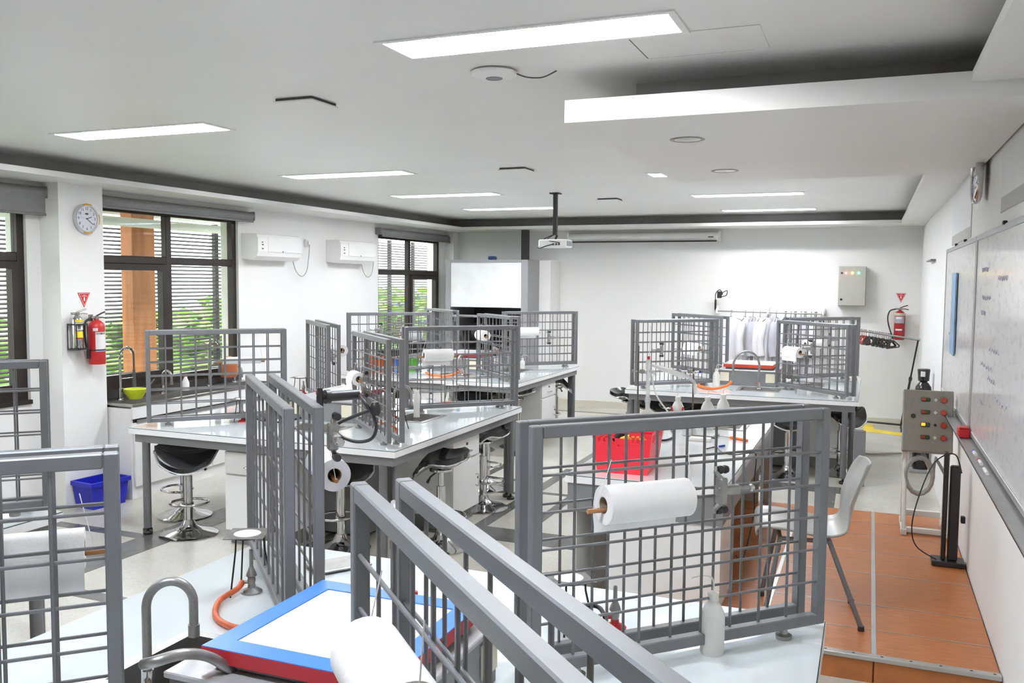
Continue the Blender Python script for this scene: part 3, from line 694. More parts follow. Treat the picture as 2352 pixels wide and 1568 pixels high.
roll(on_plane(1822, 808, SD, 315, -.115), 135, 'paper towel roll with long hanging sheet on the front right screen of the far-right table', .05, .2)
roll(on_plane(1868, 790, SD, 45, -.11), 45, 'paper towel roll on the rear right screen of the far-right table', .05, .22)
roll(on_plane(1592, 797, SD, 135, .11), 135, 'paper towel roll on the rear left screen of the far-right table', .05, .25)
# ---------------------------------------------------------------- clamps
CLMET = mat('clamp_casting', (.30, .295, .285), .45, .7, var=.15, vscale=20)
def clamp(p, a, label, s=1.0):
    t = thing('lab_clamp', label, 'clamp', p, R(a), 'lab clamps on the mesh screens'); t.scale = (s, s, s)
    MB().rbox(-.05, .05, -.016, .016, -.018, .018, .006).rbox(-.045, -.012, -.02, .02, -.05, .05, .006).build('body', CLMET, t)
    MB().cyl((.05, 0, 0), (.095, 0, 0), .009, 10).build('arm', CLMET, t)
    for sz in (-1, 1):
        j = MB().tube([(-.03, 0, sz*.045), (-.05, .01, sz*.07), (-.04, .02, sz*.085)], [.010, .009, .006], 8).build('jaw', CLMET, t)
        MB().lathe([(0, -.02), (.014, -.02), (.016, -.005), (.012, .004), (.016, .012), (.013, .024), (0, .024)], 12, (-.02, .012, sz*.075), ax='x').build('grip', BLACK, j)
    MB().lathe([(0, 0), (.012, 0), (.016, .008), (.012, .018), (0, .018)], 12, (.095, 0, 0), ax='x').build('wing_nut', CHROME, t)
clamp(on_plane(1672, 1125, SA, 45, -.08), 45, 'grey lab clamp with black grips on the nearest right mesh screen', .75)
clamp(on_plane(768, 1005, SA, 135, -.085), -45, 'lab clamp with black grips on the rear left screen of the nearest table', .8)
clamp(on_plane(838, 882, SBc, 315, -.085), -45, 'lab clamp on the front mesh screen of the middle table', 1.0)
clamp(on_plane(764, 815, SBc, 135, -.085), -45, 'lab clamp between the back mesh screens of the middle table', 1.0)
clamp(on_plane(1265, 775, SC, 45, -.08), 45, 'small lab clamp on the right mesh screen of the far-left table', .9)
clamp(on_plane(870, 757, SC, 225, .08), 225, 'small lab clamp on the left mesh screen of the far-left table', .9)
clamp(on_plane(1135, 800, SC, 315, -.085), -45, 'lab clamp in the middle of the far-left table screens', .9)
clamp(on_plane(1515, 803, SD, 225, .08), 225, 'small lab clamp on the front left screen of the far-right table', .8)
clamp(on_plane(1862, 800, SD, 315, -.085), 135, 'lab clamp beside the paper roll on the front right screen of the far-right table', 1.0)
clamp(on_plane(1910, 780, SD, 45, -.08), 45, 'lab clamp on the rear right screen of the far-right table', .8)
# ---------------------------------------------------------------- hand pump hanging on the screen end
pa = gp(735, 912, 1.45); pb = gp(822, 913, 1.44); d = (pb-pa)
t = thing('hand_pump', 'black hand air pump with looped hose hung on the rear left screens', 'pump', pa, math.atan2(d.y, d.x)); L = d.length
MB().cyl((.02, 0, 0), (L, 0, 0), .0155, 16).cyl((.016, 0, 0), (.03, 0, 0), .021, 16).build('barrel', BLACK, t)
MB().tube([(0, 0, .028), (0, 0, .0), (0, 0, -.06)], [.008, .011, .009], 10).cyl((0, 0, 0), (.02, 0, 0), .008, 8).build('handle', BLACK, t)
hp = [Vector((L, 0, 0))]
for x, y in ((838, 925), (858, 955), (864, 985), (852, 1008), (820, 1014), (785, 1003), (766, 985), (778, 972), (815, 955), (862, 938)):
    q = gp(x, y, 1.45-(y-912)*.0014); hp.append(Matrix.Rotation(-math.atan2(d.y, d.x), 3, 'Z') @ (q-pa))
MB().tube(spline(hp, 5), .0055, 8).build('hose', BLACK, t)
MB().lathe([(0, -.02), (.012, -.02), (.016, -.01), (.016, .01), (.010, .02), (0, .02)], 14, tuple(hp[-1])).build('hose_end', BLACK, t)

# ================================================================ DEMONSTRATION BENCH
BX0, BX1, BY0, BY1 = -1.50, -.65, 4.50, 7.02
bt = thing('demonstration_bench', 'long white demonstration bench carrying the red basket and distillation glassware', 'bench', ((BX0+BX1)/2, (BY0+BY1)/2, 0))
hx, hy = (BX1-BX0)/2, (BY1-BY0)/2
SK = (-.10, .25, .62, 1.02)
MB().slab(-hx, hx, -hy, hy, .715, .752, (SK,)).build('worktop', TOPW, bt)
MB().slab(-hx+.004, hx-.004, -hy+.004, .55, .752, TZ).build('glass_top', GTOP, bt)
MB().slab(-hx+.002, hx-.002, -hy+.002, .552, .7522, .7555, ((-hx+.0045, hx-.0045, -hy+.0045, .549),)).build('glass_edge', GEDGE, bt)
MB().slab(-hx+.01, hx-.01, -hy+.01, hy-.01, .56, .715, ((-hx+.03, hx-.03, -hy+.03, hy-.03),)).build('apron', GREYL, bt)
m = MB(); x0, x1, y0, y1 = SK
m.slab(x0-.03, x1+.03, y0-.03, y1+.03, .752, TZ+.002, ((x0+.01, x1-.01, y0+.01, y1-.01),))
m.add([(x0+.01,y0+.01,TZ),(x1-.01,y0+.01,TZ),(x1-.01,y1-.01,TZ),(x0+.01,y1-.01,TZ),(x0+.04,y0+.04,.6),(x1-.04,y0+.04,.6),(x1-.04,y1-.04,.6),(x0+.04,y1-.04,.6)], [(0,4,5,1),(1,5,6,2),(2,6,7,3),(3,7,4,0),(4,7,6,5)]); m.build('sink', STEEL, bt)
MB().box(-.18, hx-.02, -hy+.02, -hy+.5, .0, .56).build('cabinet', WHITE, bt)
MB().box(-hx+.04, -hx+.06, -hy+.02, hy-.02, .0, .56).build('front_panel', WHITE, bt)
BEIGE = mat('beige_grey_frame', (.45, .42, .39), .5, var=.05)
for y in (hy-.07,): MB().rbox(hx-.075, hx-.015, y-.03, y+.03, 0, .56, .004).rbox(-hx+.015, -hx+.075, y-.03, y+.03, 0, .56, .004).build('leg', BEIGE, bt)
MB().box(-hx+.1, hx-.1, hy-.09, hy-.07, .0, .56).build('end_panel', BEIGE, bt)
# red basket
q = (gp(1367, 1087, TZ)+gp(1480, 1092, TZ))/2
b = thing('basket', 'red perforated plastic basket on the near end of the demonstration bench', 'basket', (q.x+.0, q.y+.19, TZ+.001), R(3))
w0, w1, d0, d1, hh = .135, .165, .17, .20, .245
def bwall(m, ax, sgn, n, zz, holes):
    for i in range(n):
        for j, (za, zb) in enumerate(zz):
            if holes(i, j): continue
            pts = []
            for u, z in ((i/n, za), ((i+1)/n, za), ((i+1)/n, zb), (i/n, zb)):
                k = z/hh; w = w0+(w1-w0)*k; dd = d0+(d1-d0)*k; t_ = -1+2*u
                pts.append((t_*w, sgn*dd, z) if ax == 'y' else (sgn*w, t_*dd, z))
            m.add(pts, [(0, 1, 2, 3)])
zz = [(0, .06), (.06, .075), (.075, .15), (.15, .163), (.163, .172), (.172, .195), (.195, .205), (.205, .215), (.215, .225), (.225, .245)]
def hole(i, j):
    if j in (7, 5) and i % 2 == 0 and 1 < i < 22: return j == 7 or not 9 <= i <= 14
    if j in (6,) and i % 2 == 1 and 1 < i < 22: return True
    if j == 3 and 8 <= i <= 15 and i % 2 == 0: return True
    if j == 1 and 9 <= i <= 14 and i % 2: return True
    if j in (6, 7, 8) and 9 <= i <= 14: return True
    return False
m = MB()
for sg in (-1, 1): bwall(m, 'y', sg, 24, zz, hole); bwall(m, 'x', sg, 24, zz, hole)
m.add([(-w0,-d0,0),(w0,-d0,0),(w0,d0,0),(-w0,d0,0)], [(0,1,2,3)])
body = m.build('body', REDP, b); sd = body.modifiers.new('thick', 'SOLIDIFY'); sd.thickness = .004
MB().slab(-w1-.006, w1+.006, -d1-.006, d1+.006, hh-.006, hh+.004, ((-w1+.004, w1-.004, -d1+.004, d1-.004),)).build('rim', REDP, b)
bq = b.location
for i, (dx, dy, c, l) in enumerate(((.04, -.06, YELLOW, 'yellow tool lying in the red basket'), (-.03, .02, BLACK, 'black tool lying in the red basket'), (.06, .05, mat('blue_cloth', (.10, .28, .60), .7), 'blue tool lying in the red basket'))):
    o = MB().tube(spline([(-.07, 0, .16), (0, .02, .185), (.07, -.01, .175)], 4), .017, 8).build('hand_tool', c); o.location = (bq.x+dx, bq.y+dy, TZ+.002); o.rotation_euler = (0, 0, i*.9); tag(o, l, 'tool', 'tools in the red basket')
# distillation set-up
def retort(loc, rz, h, label): return ring_base(loc, rz, label, h, 1.0)
Y0 = 6.0
s1 = wy(1464, 960, Y0); s2 = wy(1592, 900, Y0)
retort((s1.x+.07, Y0, TZ), 0, .60, 'retort stand holding the round flask on the demonstration bench')
retort((s2.x+.07, Y0-.0, TZ), 0, .46, 'retort stand holding the condenser end on the demonstration bench')
fl = wy(1487, 958, Y0-.02)
t = thing('distillation_flask', 'round glass distillation flask with thermometer on the demonstration bench', 'flask', (fl.x, fl.y, TZ))
MB().lathe([(.0, .06), (.025, .064), (.042, .085), (.046, .11), (.040, .135), (.022, .155), (.016, .165), (.016, .21), (.02, .21), (.02, .24), (.014, .245), (.014, .44), (.018, .445), (.018, .50), (.011, .51)], 20).build('glass', GLASSW, t)
MB().lathe([(0, .06), (.012, .06), (.04, .055), (.05, 0), (.045, 0), (.03, .04), (0, .05)], 16).build('cork_ring', DGREY, t)
th = MB().cyl((.002, 0, .45), (.012, 0, .74), .0032, 8).build('thermometer', mat('thermometer_glass', (.80, .80, .78), .2), t)
MB().lathe([(0, .505), (.011, .505), (.012, .53), (0, .53)], 12).build('stopper', RED, t)
MB().cyl((0, 0, .43), (.05, 0, .415), .013, 12).build('side_arm', GLASSW, t)
c0 = wy(1497, 838, Y0-.02); c1 = wy(1585, 868, Y0-.02)
t = thing('condenser', 'slanting glass condenser between the two retort stands', 'condenser', (0, 0, 0))
dv = (c1-c0)
MB().tube([c0, c0+dv*.15, c0+dv*.2, c0+dv*.85, c0+dv*.9, c1], [.009, .010, .018, .018, .010, .010], 14).build('jacket', GLASSW, t)
MB().tube([c0, c1], .006, 8).build('inner_tube', mat('frosted_glass_tube', (.82, .82, .80), .3), t)
MB().tube([c1, c1+Vector((.03, 0, -.03)), c1+Vector((.035, 0, -.11))], [.012, .012, .009], 12).build('receiver', GLASSW, t)
MB().tube(spline([wy(1498, 862, Y0), wy(1502, 890, Y0), wy(1512, 915, Y0), wy(1530, 940, Y0), wy(1545, 960, Y0-.05)], 6), .0055, 8).build('water_tube', BOTTLE, t)
for nm, q, l in (('lab_clamp', wy(1480, 853, Y0), 'blue-knobbed clamp on the flask stand'), ('lab_clamp', wy(1590, 853, Y0), 'blue-knobbed clamp on the condenser stand')):
    t = thing(nm, l, 'clamp', q)
    MB().cyl((-.075, 0, 0), (.05, 0, 0), .0055, 8).build('rod', CHROME, t); MB().rbox(-.03, 0, -.014, .014, -.014, .014, .003).build('boss', CHROME, t)
    MB().tube(spline([(.0, .0, .0), (.02, -.02, -.01), (.04, -.015, .005)], 4), .006, 8).build('jaw', CHROME, t)
    MB().rbox(.045, .06, -.008, .008, -.008, .008, .002).build('knob', mat('blue_knob', (.02, .06, .5), .4), t); MB().lathe([(0, 0), (.011, 0), (.011, .012), (0, .012)], 10, (-.087, 0, 0), ax='x').build('thumb_screw', STEELD, t)
ek = wy(1588, 945, Y0-.02)
tag(MB().lathe([(0, 0), (.048, 0), (.052, .006), (.05, .015), (.018, .12), (.016, .155), (.02, .16)], 22, (ek.x-.01, ek.y, TZ), cap=False).build('erlenmeyer_flask', GLASSW), 'conical glass flask receiving from the condenser', 'flask')
q = gp(1575, 985, TZ); tag(MB().lathe([(0, 0), (.034, 0), (.036, .005), (.036, .085), (.039, .09)], 20, tuple(q), cap=False).build('beaker', GLASS), 'glass beaker beside the conical flask on the demonstration bench', 'beaker')
q = gp(1556, 983, TZ); wash_bottle(q, 20, 'wash bottle nearest the condenser on the demonstration bench', .215, .045, False, False)
for dx in (-.03, .035): tag(MB().cyl((q.x+dx, q.y-.04, TZ+.115), (q.x+dx*1.3, q.y-.04, TZ+.16), .007, 8).build('red_clip', RED), '%s red clip beside the wash bottle nearest the condenser' % ('left' if dx < 0 else 'right'), 'clip')
wash_bottle(gp(1624, 985, TZ), 20, 'middle wash bottle of the row at the far end of the demonstration bench', .22, .047, False, False)
wash_bottle(gp(1660, 978, TZ), 25, 'rightmost wash bottle of the row at the far end of the demonstration bench', .22, .045, False, False)
# loose things on the bench
a, c = gp(1676, 1004, TZ+.009), gp(1718, 1011, TZ+.009)
t = thing('screwdriver', 'screwdriver with bright orange handle on the demonstration bench', 'screwdriver', (0, 0, 0))
MB().tube([a, a.lerp(c, .1), a.lerp(c, .5), a.lerp(c, .92), c], [.006, .010, .0085, .010, .006], 10).build('handle', mat('orange_plastic', (.95, .17, .01), .4), t)
MB().cyl(tuple(a), tuple(gp(1641, 999, TZ+.009)), .003, 8).build('blade', STEELD, t)
tag(MB().rbox(-.07, .07, -.035, .035, 0, .022, .004).T(Matrix.Identity(4)).build('white_block', WHITEP), 'small white plastic block on the demonstration bench', 'block').location = gp(1608, 1012, TZ)
t = thing('cable', 'black cable with blue connector trailing over the demonstration bench edge', 'cable', (0, 0, 0))
cp = [gp(1623, 1030, TZ+.006), gp(1645, 1026, TZ+.006), gp(1655, 1036, TZ+.006), gp(1670, 1042, TZ+.006), gp(1690, 1044, TZ+.006), gp(1722, 1040, TZ+.012), Vector((-.62, 5.55, .74)), Vector((-.61, 5.4, .6)), Vector((-.60, 5.35, .45)), Vector((-.62, 5.3, .3)), Vector((-.63, 5.1, .22)), Vector((-.64, 4.9, .3))]
MB().tube(spline(cp, 6), .004, 6).build('lead', BLACK, t); MB().cyl(tuple(gp(1652, 1025, TZ+.008)), tuple(gp(1664, 1023, TZ+.008)), .007, 8).build('connector', mat('blue_knob', (.02, .06, .5), .4), t)
tag(MB().tube(spline([gp(1500, 1010, TZ+.008), gp(1530, 1010, TZ+.008), gp(1548, 1000, TZ+.008), gp(1538, 980, TZ+.008)], 6), .007, 8).build('black_hose', BLACK), 'short black hose lying beside the red basket', 'hose')
# ================================================================ WINDOW SINK COUNTER
CX0, CX1 = XL+.003, -5.50; CY0, CY1 = 5.44, 7.30; CZ = .80
t = thing('sink_counter', 'white sink counter with long steel trough sink under the window', 'sink counter', ((CX0+CX1)/2, (CY0+CY1)/2, 0))
hx, hy = (CX1-CX0)/2, (CY1-CY0)/2
cb = MB().box(-hx, hx-.02, -hy, hy, .0, .62).box(-hx, hx-.02, -hy, -hy+.02, .62, .74).box(-hx, hx-.02, hy-.02, hy, .62, .74).build('body', WHITE, t)
for i in range(4):
    y0 = -hy+.02+i*(2*hy-.04)/4; y1 = y0+(2*hy-.04)/4
    MB().rbox(hx-.02, hx, y0+.003, y1-.003, .10, .60, .003).build('door', WHITE, t)
MB().rbox(hx-.02, hx, -hy, hy, .655, .755, .003).build('front_rail', WHITE, t)
MB().box(hx-.021, hx-.012, -hy+.06, hy-.06, .615, .645).build('shadow_groove', GREYP, t)
MB().slab(-hx+.002, hx+.008, -hy-.006, hy, .76, .775, ((-.06, hx-.02, -hy+.03, hy-.03),)).build('steel_top', STEEL, t)
m = MB(); x0, x1, y0, y1 = -.06, hx-.02, -hy+.03, hy-.03
m.add([(x0,y0,.775),(x1,y0,.775),(x1,y1,.775),(x0,y1,.775),(x0+.01,y0+.01,.63),(x1-.01,y0+.01,.63),(x1-.01,y1-.01,.63),(x0+.01,y1-.01,.63)], [(0,4,5,1),(1,5,6,2),(2,6,7,3),(3,7,4,0),(4,7,6,5)]); m.build('trough', STEEL, t)
MB().rbox(-hx+.002, -hx+.03, -hy, hy, .775, .835, .003).build('splashback', mat('dark_splashback', (.03, .026, .024), .4), t)
def spring_faucet(y, label, h=.42):
    t = thing('spring_faucet', label, 'faucet', (XL+.12, y, .775), 0, 'pull-down spring faucets')
    MB().lathe([(0, 0), (.028, 0), (.026, .01), (.017, .014), (.017, .1), (0, .1)], 14).cyl((0, 0, .09), (0, 0, h*.75), .011, 10).build('riser', CHROME, t)
    arc = [(0, 0, h*.72)]+[(.0, .075*(1-math.cos(PI*i/8)), h*.78+.075*math.sin(PI*i/8)) for i in range(9)]+[(0, .15, h*.5)]
    MB().tube(spline(arc, 3), .008, 8).build('hose', DGREY, t)
    pts = spline(arc[:9], 8); hel = []
    for i, p in enumerate(pts):
        a = i*1.7; hel.append(p+Vector((.016*math.cos(a), .010*math.sin(a), .012*math.sin(a))))
    MB().tube(hel, .0028, 5).build('spring', CHROME, t)
    MB().cyl((0, .15, h*.52), (0, .15, h*.2), .012, 10, .017).build('spray_head', DGREY, t)
    MB().cyl((0, 0, h*.48), (0, .14, h*.48), .006, 8).cyl((0, 0, h*.38), (0, .14, h*.38), .005, 8).build('holder_arm', CHROME, t)
    MB().cyl((.01, 0, .06), (.05, -.02, .10), .006, 8).build('lever', CHROME, t)
spring_faucet(5.64, 'tall spring faucet at the left end of the window sink', .46); spring_faucet(6.72, 'tall spring faucet at the middle of the window sink behind the mesh', .46)
faucet((XL+.12, 6.12, .776), R(-90), 'low curved tap between the spring faucets on the window sink', .22, .1, lever=False)
faucet((XL+.12, 7.08, .776), R(-90), 'small tap at the right end of the window sink', .16, .09, lever=False)
YG = mat('yellow_green_plastic', (.55, .62, .02), .45, var=.15, vscale=14)
bw = thing('bowl', 'yellow-green plastic bowl on the edge of the window sink', 'bowl', (XL+.20, 5.72, .777))
MB().lathe([(0, 0), (.05, 0), (.085, .05), (.095, .085), (.09, .088), (.08, .05), (.046, .008), (0, .008)], 24).build('shell', YG, bw)
MB().cyl((.05, .03, .04), (.10, .12, .16), .007, 8).build('handle', DGREY, bw)
sb = thing('soap_bottle', 'white spray bottle with red nozzle on the window sink', 'bottle', (XL+.16, 6.36, .777))
MB().lathe([(0, 0), (.032, 0), (.034, .07), (.016, .11), (.014, .125)], 16).build('body', WHITEP, sb); MB().rbox(-.012, .012, -.03, .02, .125, .15, .003).build('nozzle', RED, sb)
t = thing('copper_kettle', 'orange-brown transparent container at the right end of the window sink', 'container', (XL+.12, 7.0, .836))
MB().lathe([(0, 0), (.075, 0), (.085, .03), (.085, .14), (.05, .17), (.03, .18)], 20).build('body', mat('amber_plastic', (.42, .13, .05), .3), t)
MB().lathe([(0, .18), (.032, .18), (.032, .2), (0, .2)], 14).build('cap', mat('amber_plastic', (.42, .13, .05), .3), t)
# blue bins
def bin_(loc, rz, label, s=1.0):
    t = thing('storage_bin', label, 'bin', loc, R(rz), 'blue storage bins'); w, d, h = .21*s, .15*s, .21
    m = MB(); m.add([(-w*.85,-d*.85,0),(w*.85,-d*.85,0),(w*.85,d*.85,0),(-w*.85,d*.85,0),(-w,-d,h),(w,-d,h),(w,d,h),(-w,d,h),(-w*.83,-d*.83,.01),(w*.83,-d*.83,.01),(w*.83,d*.83,.01),(-w*.83,d*.83,.01),(-w+.006,-d+.006,h),(w-.006,-d+.006,h),(w-.006,d-.006,h),(-w+.006,d-.006,h)],
        [(0,3,2,1),(0,1,5,4),(1,2,6,5),(2,3,7,6),(3,0,4,7),(8,9,10,11),(8,12,13,9),(9,13,14,10),(10,14,15,11),(11,15,12,8),(4,5,13,12),(5,6,14,13),(6,7,15,14),(7,4,12,15)]); m.build('body', BLUE, t)
    MB().slab(-w-.012, w+.012, -d-.012, d+.012, h-.03, h+.003, ((-w+.004, w-.004, -d+.004, d-.004),)).build('rim', BLUE, t)
bin_((-5.615, 5.21, 0), 84, 'blue plastic storage bin standing on the floor by the pillar', .8)

# ================================================================ LEFT WALL THINGS
def aircon(y0, y1, z0, z1, sy, label, slabel):
    X = XL+.002; t = thing('air_conditioner', label, 'air conditioner', (X, (y0+y1)/2, z0), 0, 'wall air conditioners'); L = (y1-y0)/2; h = z1-z0
    prof = [(0, .015), (.13, 0), (.19, .04), (.205, .09), (.205, h-.05), (.185, h-.01), (.16, h), (0, h)]
    m = MB(); n = len(prof); vs = [(x, y, z) for y in (-L, L) for x, z in prof]
    m.add(vs, [tuple(range(n)), tuple(range(2*n-1, n-1, -1))]+[(i, i+n, (i+1) % n+n, (i+1) % n) for i in range(n)]); m.build('body', WHITEP, t)
    MB().rbox(.204, .212, -L+.16, L-.01, .085, h-.03, .003).build('front_panel', WHITE, t)
    MB().add([(.135, -L+.2, .006), (.193, -L+.2, .05), (.193, L-.06, .05), (.135, L-.06, .006), (.13, -L+.2, .004), (.19, -L+.2, .046), (.19, L-.06, .046), (.13, L-.06, .004)], [(0,1,2,3),(7,6,5,4),(0,4,5,1),(1,5,6,2),(2,6,7,3),(3,7,4,0)]).build('louvre_flap', mat('flap_grey', (.62, .62, .62), .4), t)
    st = mat('dark_sticker', (.06, .06, .06), .6)
    for z, w in ((.15, .03), (.175, .022), (.11, .03)): MB().box(.2052, .2058, -L+.06, -L+.06+w, z, z+.012).build('sticker', st, t)
    MB().box(.2118, .2126, .02, .04, .088, .098).build('emblem', st, t)
    s = thing('wall_socket', slabel, 'socket', (XL+.001, sy, z1+.02 if sy < y1 else z1-.05), 0, 'wall sockets')
    MB().rbox(0, .03, -.035, .035, -.04, .04, .004).build('plate', WHITEP, s); pl = MB().rbox(.03, .055, -.02, .02, -.02, .02, .004).build('plug', WHITEP, s)
    zs = s.location.z; ym = (y0+y1)/2
    k = MB().tube(spline([(.05, 0, -.02), (.05, -.01, -.12), (.05, -.06, z0-zs-.10), (.05, -.16, z0-zs-.16), (.05, -.26, z0-zs-.10), (.06, -.33, z0-zs+.01)], 6), .006, 6).build('cord', mat('grey_cord', (.45, .44, .42), .6), s)
aircon(7.36, 8.10, 1.99, 2.26, 8.47, 'white wall air conditioner nearer the sink window', 'white wall socket and plug beside the nearer air conditioner')
aircon(8.87, 9.66, 1.99, 2.26, 9.88, 'white wall air conditioner nearer the far window', 'white wall socket and plug beside the farther air conditioner')
# wall clock on the pillar (faces +x)
CX = -5.75+.002
def clock(loc, rot, R_, label, rimmat, accents=True, hands=True):
    t = thing('wall_clock', label, 'clock', loc); t.rotation_euler = rot     # local: face towards +z
    MB().lathe([(0, 0), (R_*.92, 0), (R_, .012), (R_, .03), (R_*.93, .042), (R_*.86, .036), (R_*.86, .026), (0, .026)], 40).build('case', rimmat, t)
    MB().lathe([(0, .028), (R_*.86, .028)], 40).build('dial', mat('clock_dial', (.62, .63, .68), .3, var=.01), t)
    if hands:
        ink = mat('clock_ink', (.03, .03, .035), .5)
        for i in range(1, 13):
            a = PI/2-i*PI/6; o = text_mesh(str(i), R_*.26, 'numeral', ink, t, .0004); o.location = (R_*.68*math.cos(a), R_*.68*math.sin(a), .0288)
        for ang, L, w, nm in ((PI/2-2.35*PI/6, .42, .05, 'hour_hand'), (PI/2-21*PI/30, .62, .03, 'minute_hand'), (PI/2-46.5*PI/30, .55, .008, 'second_hand')):
            m = MB().T(Matrix.Rotation(ang, 4, 'Z')); m.box(-R_*.08, R_*L, -R_*w/2, R_*w/2, .0305, .0315); m.build(nm, ink, t)
        m = MB(); m.lathe([(0, .029), (R_*.15, .029)], 16); 
        o = m.build('badge', ink, t); o.scale = (1, .4, 1); o.location = (0, R_*.33, .0003)
    if accents:
        for a0 in (PI/2, 0, -PI/2):
            pts = [(R_*.97*math.cos(a0-.35+.07*i), R_*.97*math.sin(a0-.35+.07*i), .038) for i in range(11)]; MB().tube(pts, R_*.055, 8).build('gold_accent', mat('gold_trim', (.75, .42, .03), .3, .6), t)
ROTX = Matrix(((0, 0, 1), (1, 0, 0), (0, 1, 0))).to_euler()      # local z -> +x, local x -> +y, local y -> +z
clock((CX, 5.235, 2.258), ROTX, .115, 'round silver wall clock with gold accents on the left pillar', mat('clock_silver', (.60, .60, .63), .3, .4))
ROTXN = Matrix(((0, 0, -1), (-1, 0, 0), (0, 1, 0))).to_euler()
clock((XR-.03, 5.62, 2.40), ROTXN, .15, 'chrome-rimmed wall clock seen edge-on above the whiteboards', CHROME, False, True)
# fire signs
def sign(loc, rot, w, h, label):
    t = thing('fire_sign', label, 'sign', loc, 0, 'red triangular fire signs'); t.rotation_euler = rot
    tri = lambda k, z0, z1: MB().prism([(-w/2*k, h*.5*k+(1-k)*h*.17), (0, -h*.5*k+(1-k)*h*.17), (w/2*k, h*.5*k+(1-k)*h*.17)], z0, z1)
    tri(1.0, 0, .003).build('plate', mat('sign_red', (.52, .015, .015), .4), t); tri(.86, .003, .0036).build('white_line', mat('sign_white', (.8, .72, .72), .5), t); tri(.78, .0036, .0042).build('red_field', mat('sign_red', (.52, .015, .015), .4), t)
    wh = mat('sign_white', (.8, .72, .72), .5)
    MB().T(Matrix.Translation((0, h*.08, 0))).prism([(-w*.05, -h*.14), (w*.05, -h*.14), (w*.05, h*.07), (w*.02, h*.12), (-w*.02, h*.12), (-w*.05, h*.07)], .0042, .0048).build('extinguisher_symbol', mat('sign_white2', (.88, .88, .88), .5), t)
    MB().box(-w*.22, w*.22, h*.25, h*.28, .0042, .0047).build('text_line', wh, t); MB().box(-w*.08, w*.08, h*.32, h*.345, .0042, .0047).build('text_line', wh, t)
sign((CX, 5.214, 1.622), ROTX, .118, .116, 'red triangular fire extinguisher sign on the left pillar')
ROTYN = Matrix(((1, 0, 0), (0, 0, -1), (0, 1, 0))).to_euler()
sign((.352, YB-.001, 1.625), ROTYN, .118, .116, 'red triangular fire extinguisher sign on the back wall')
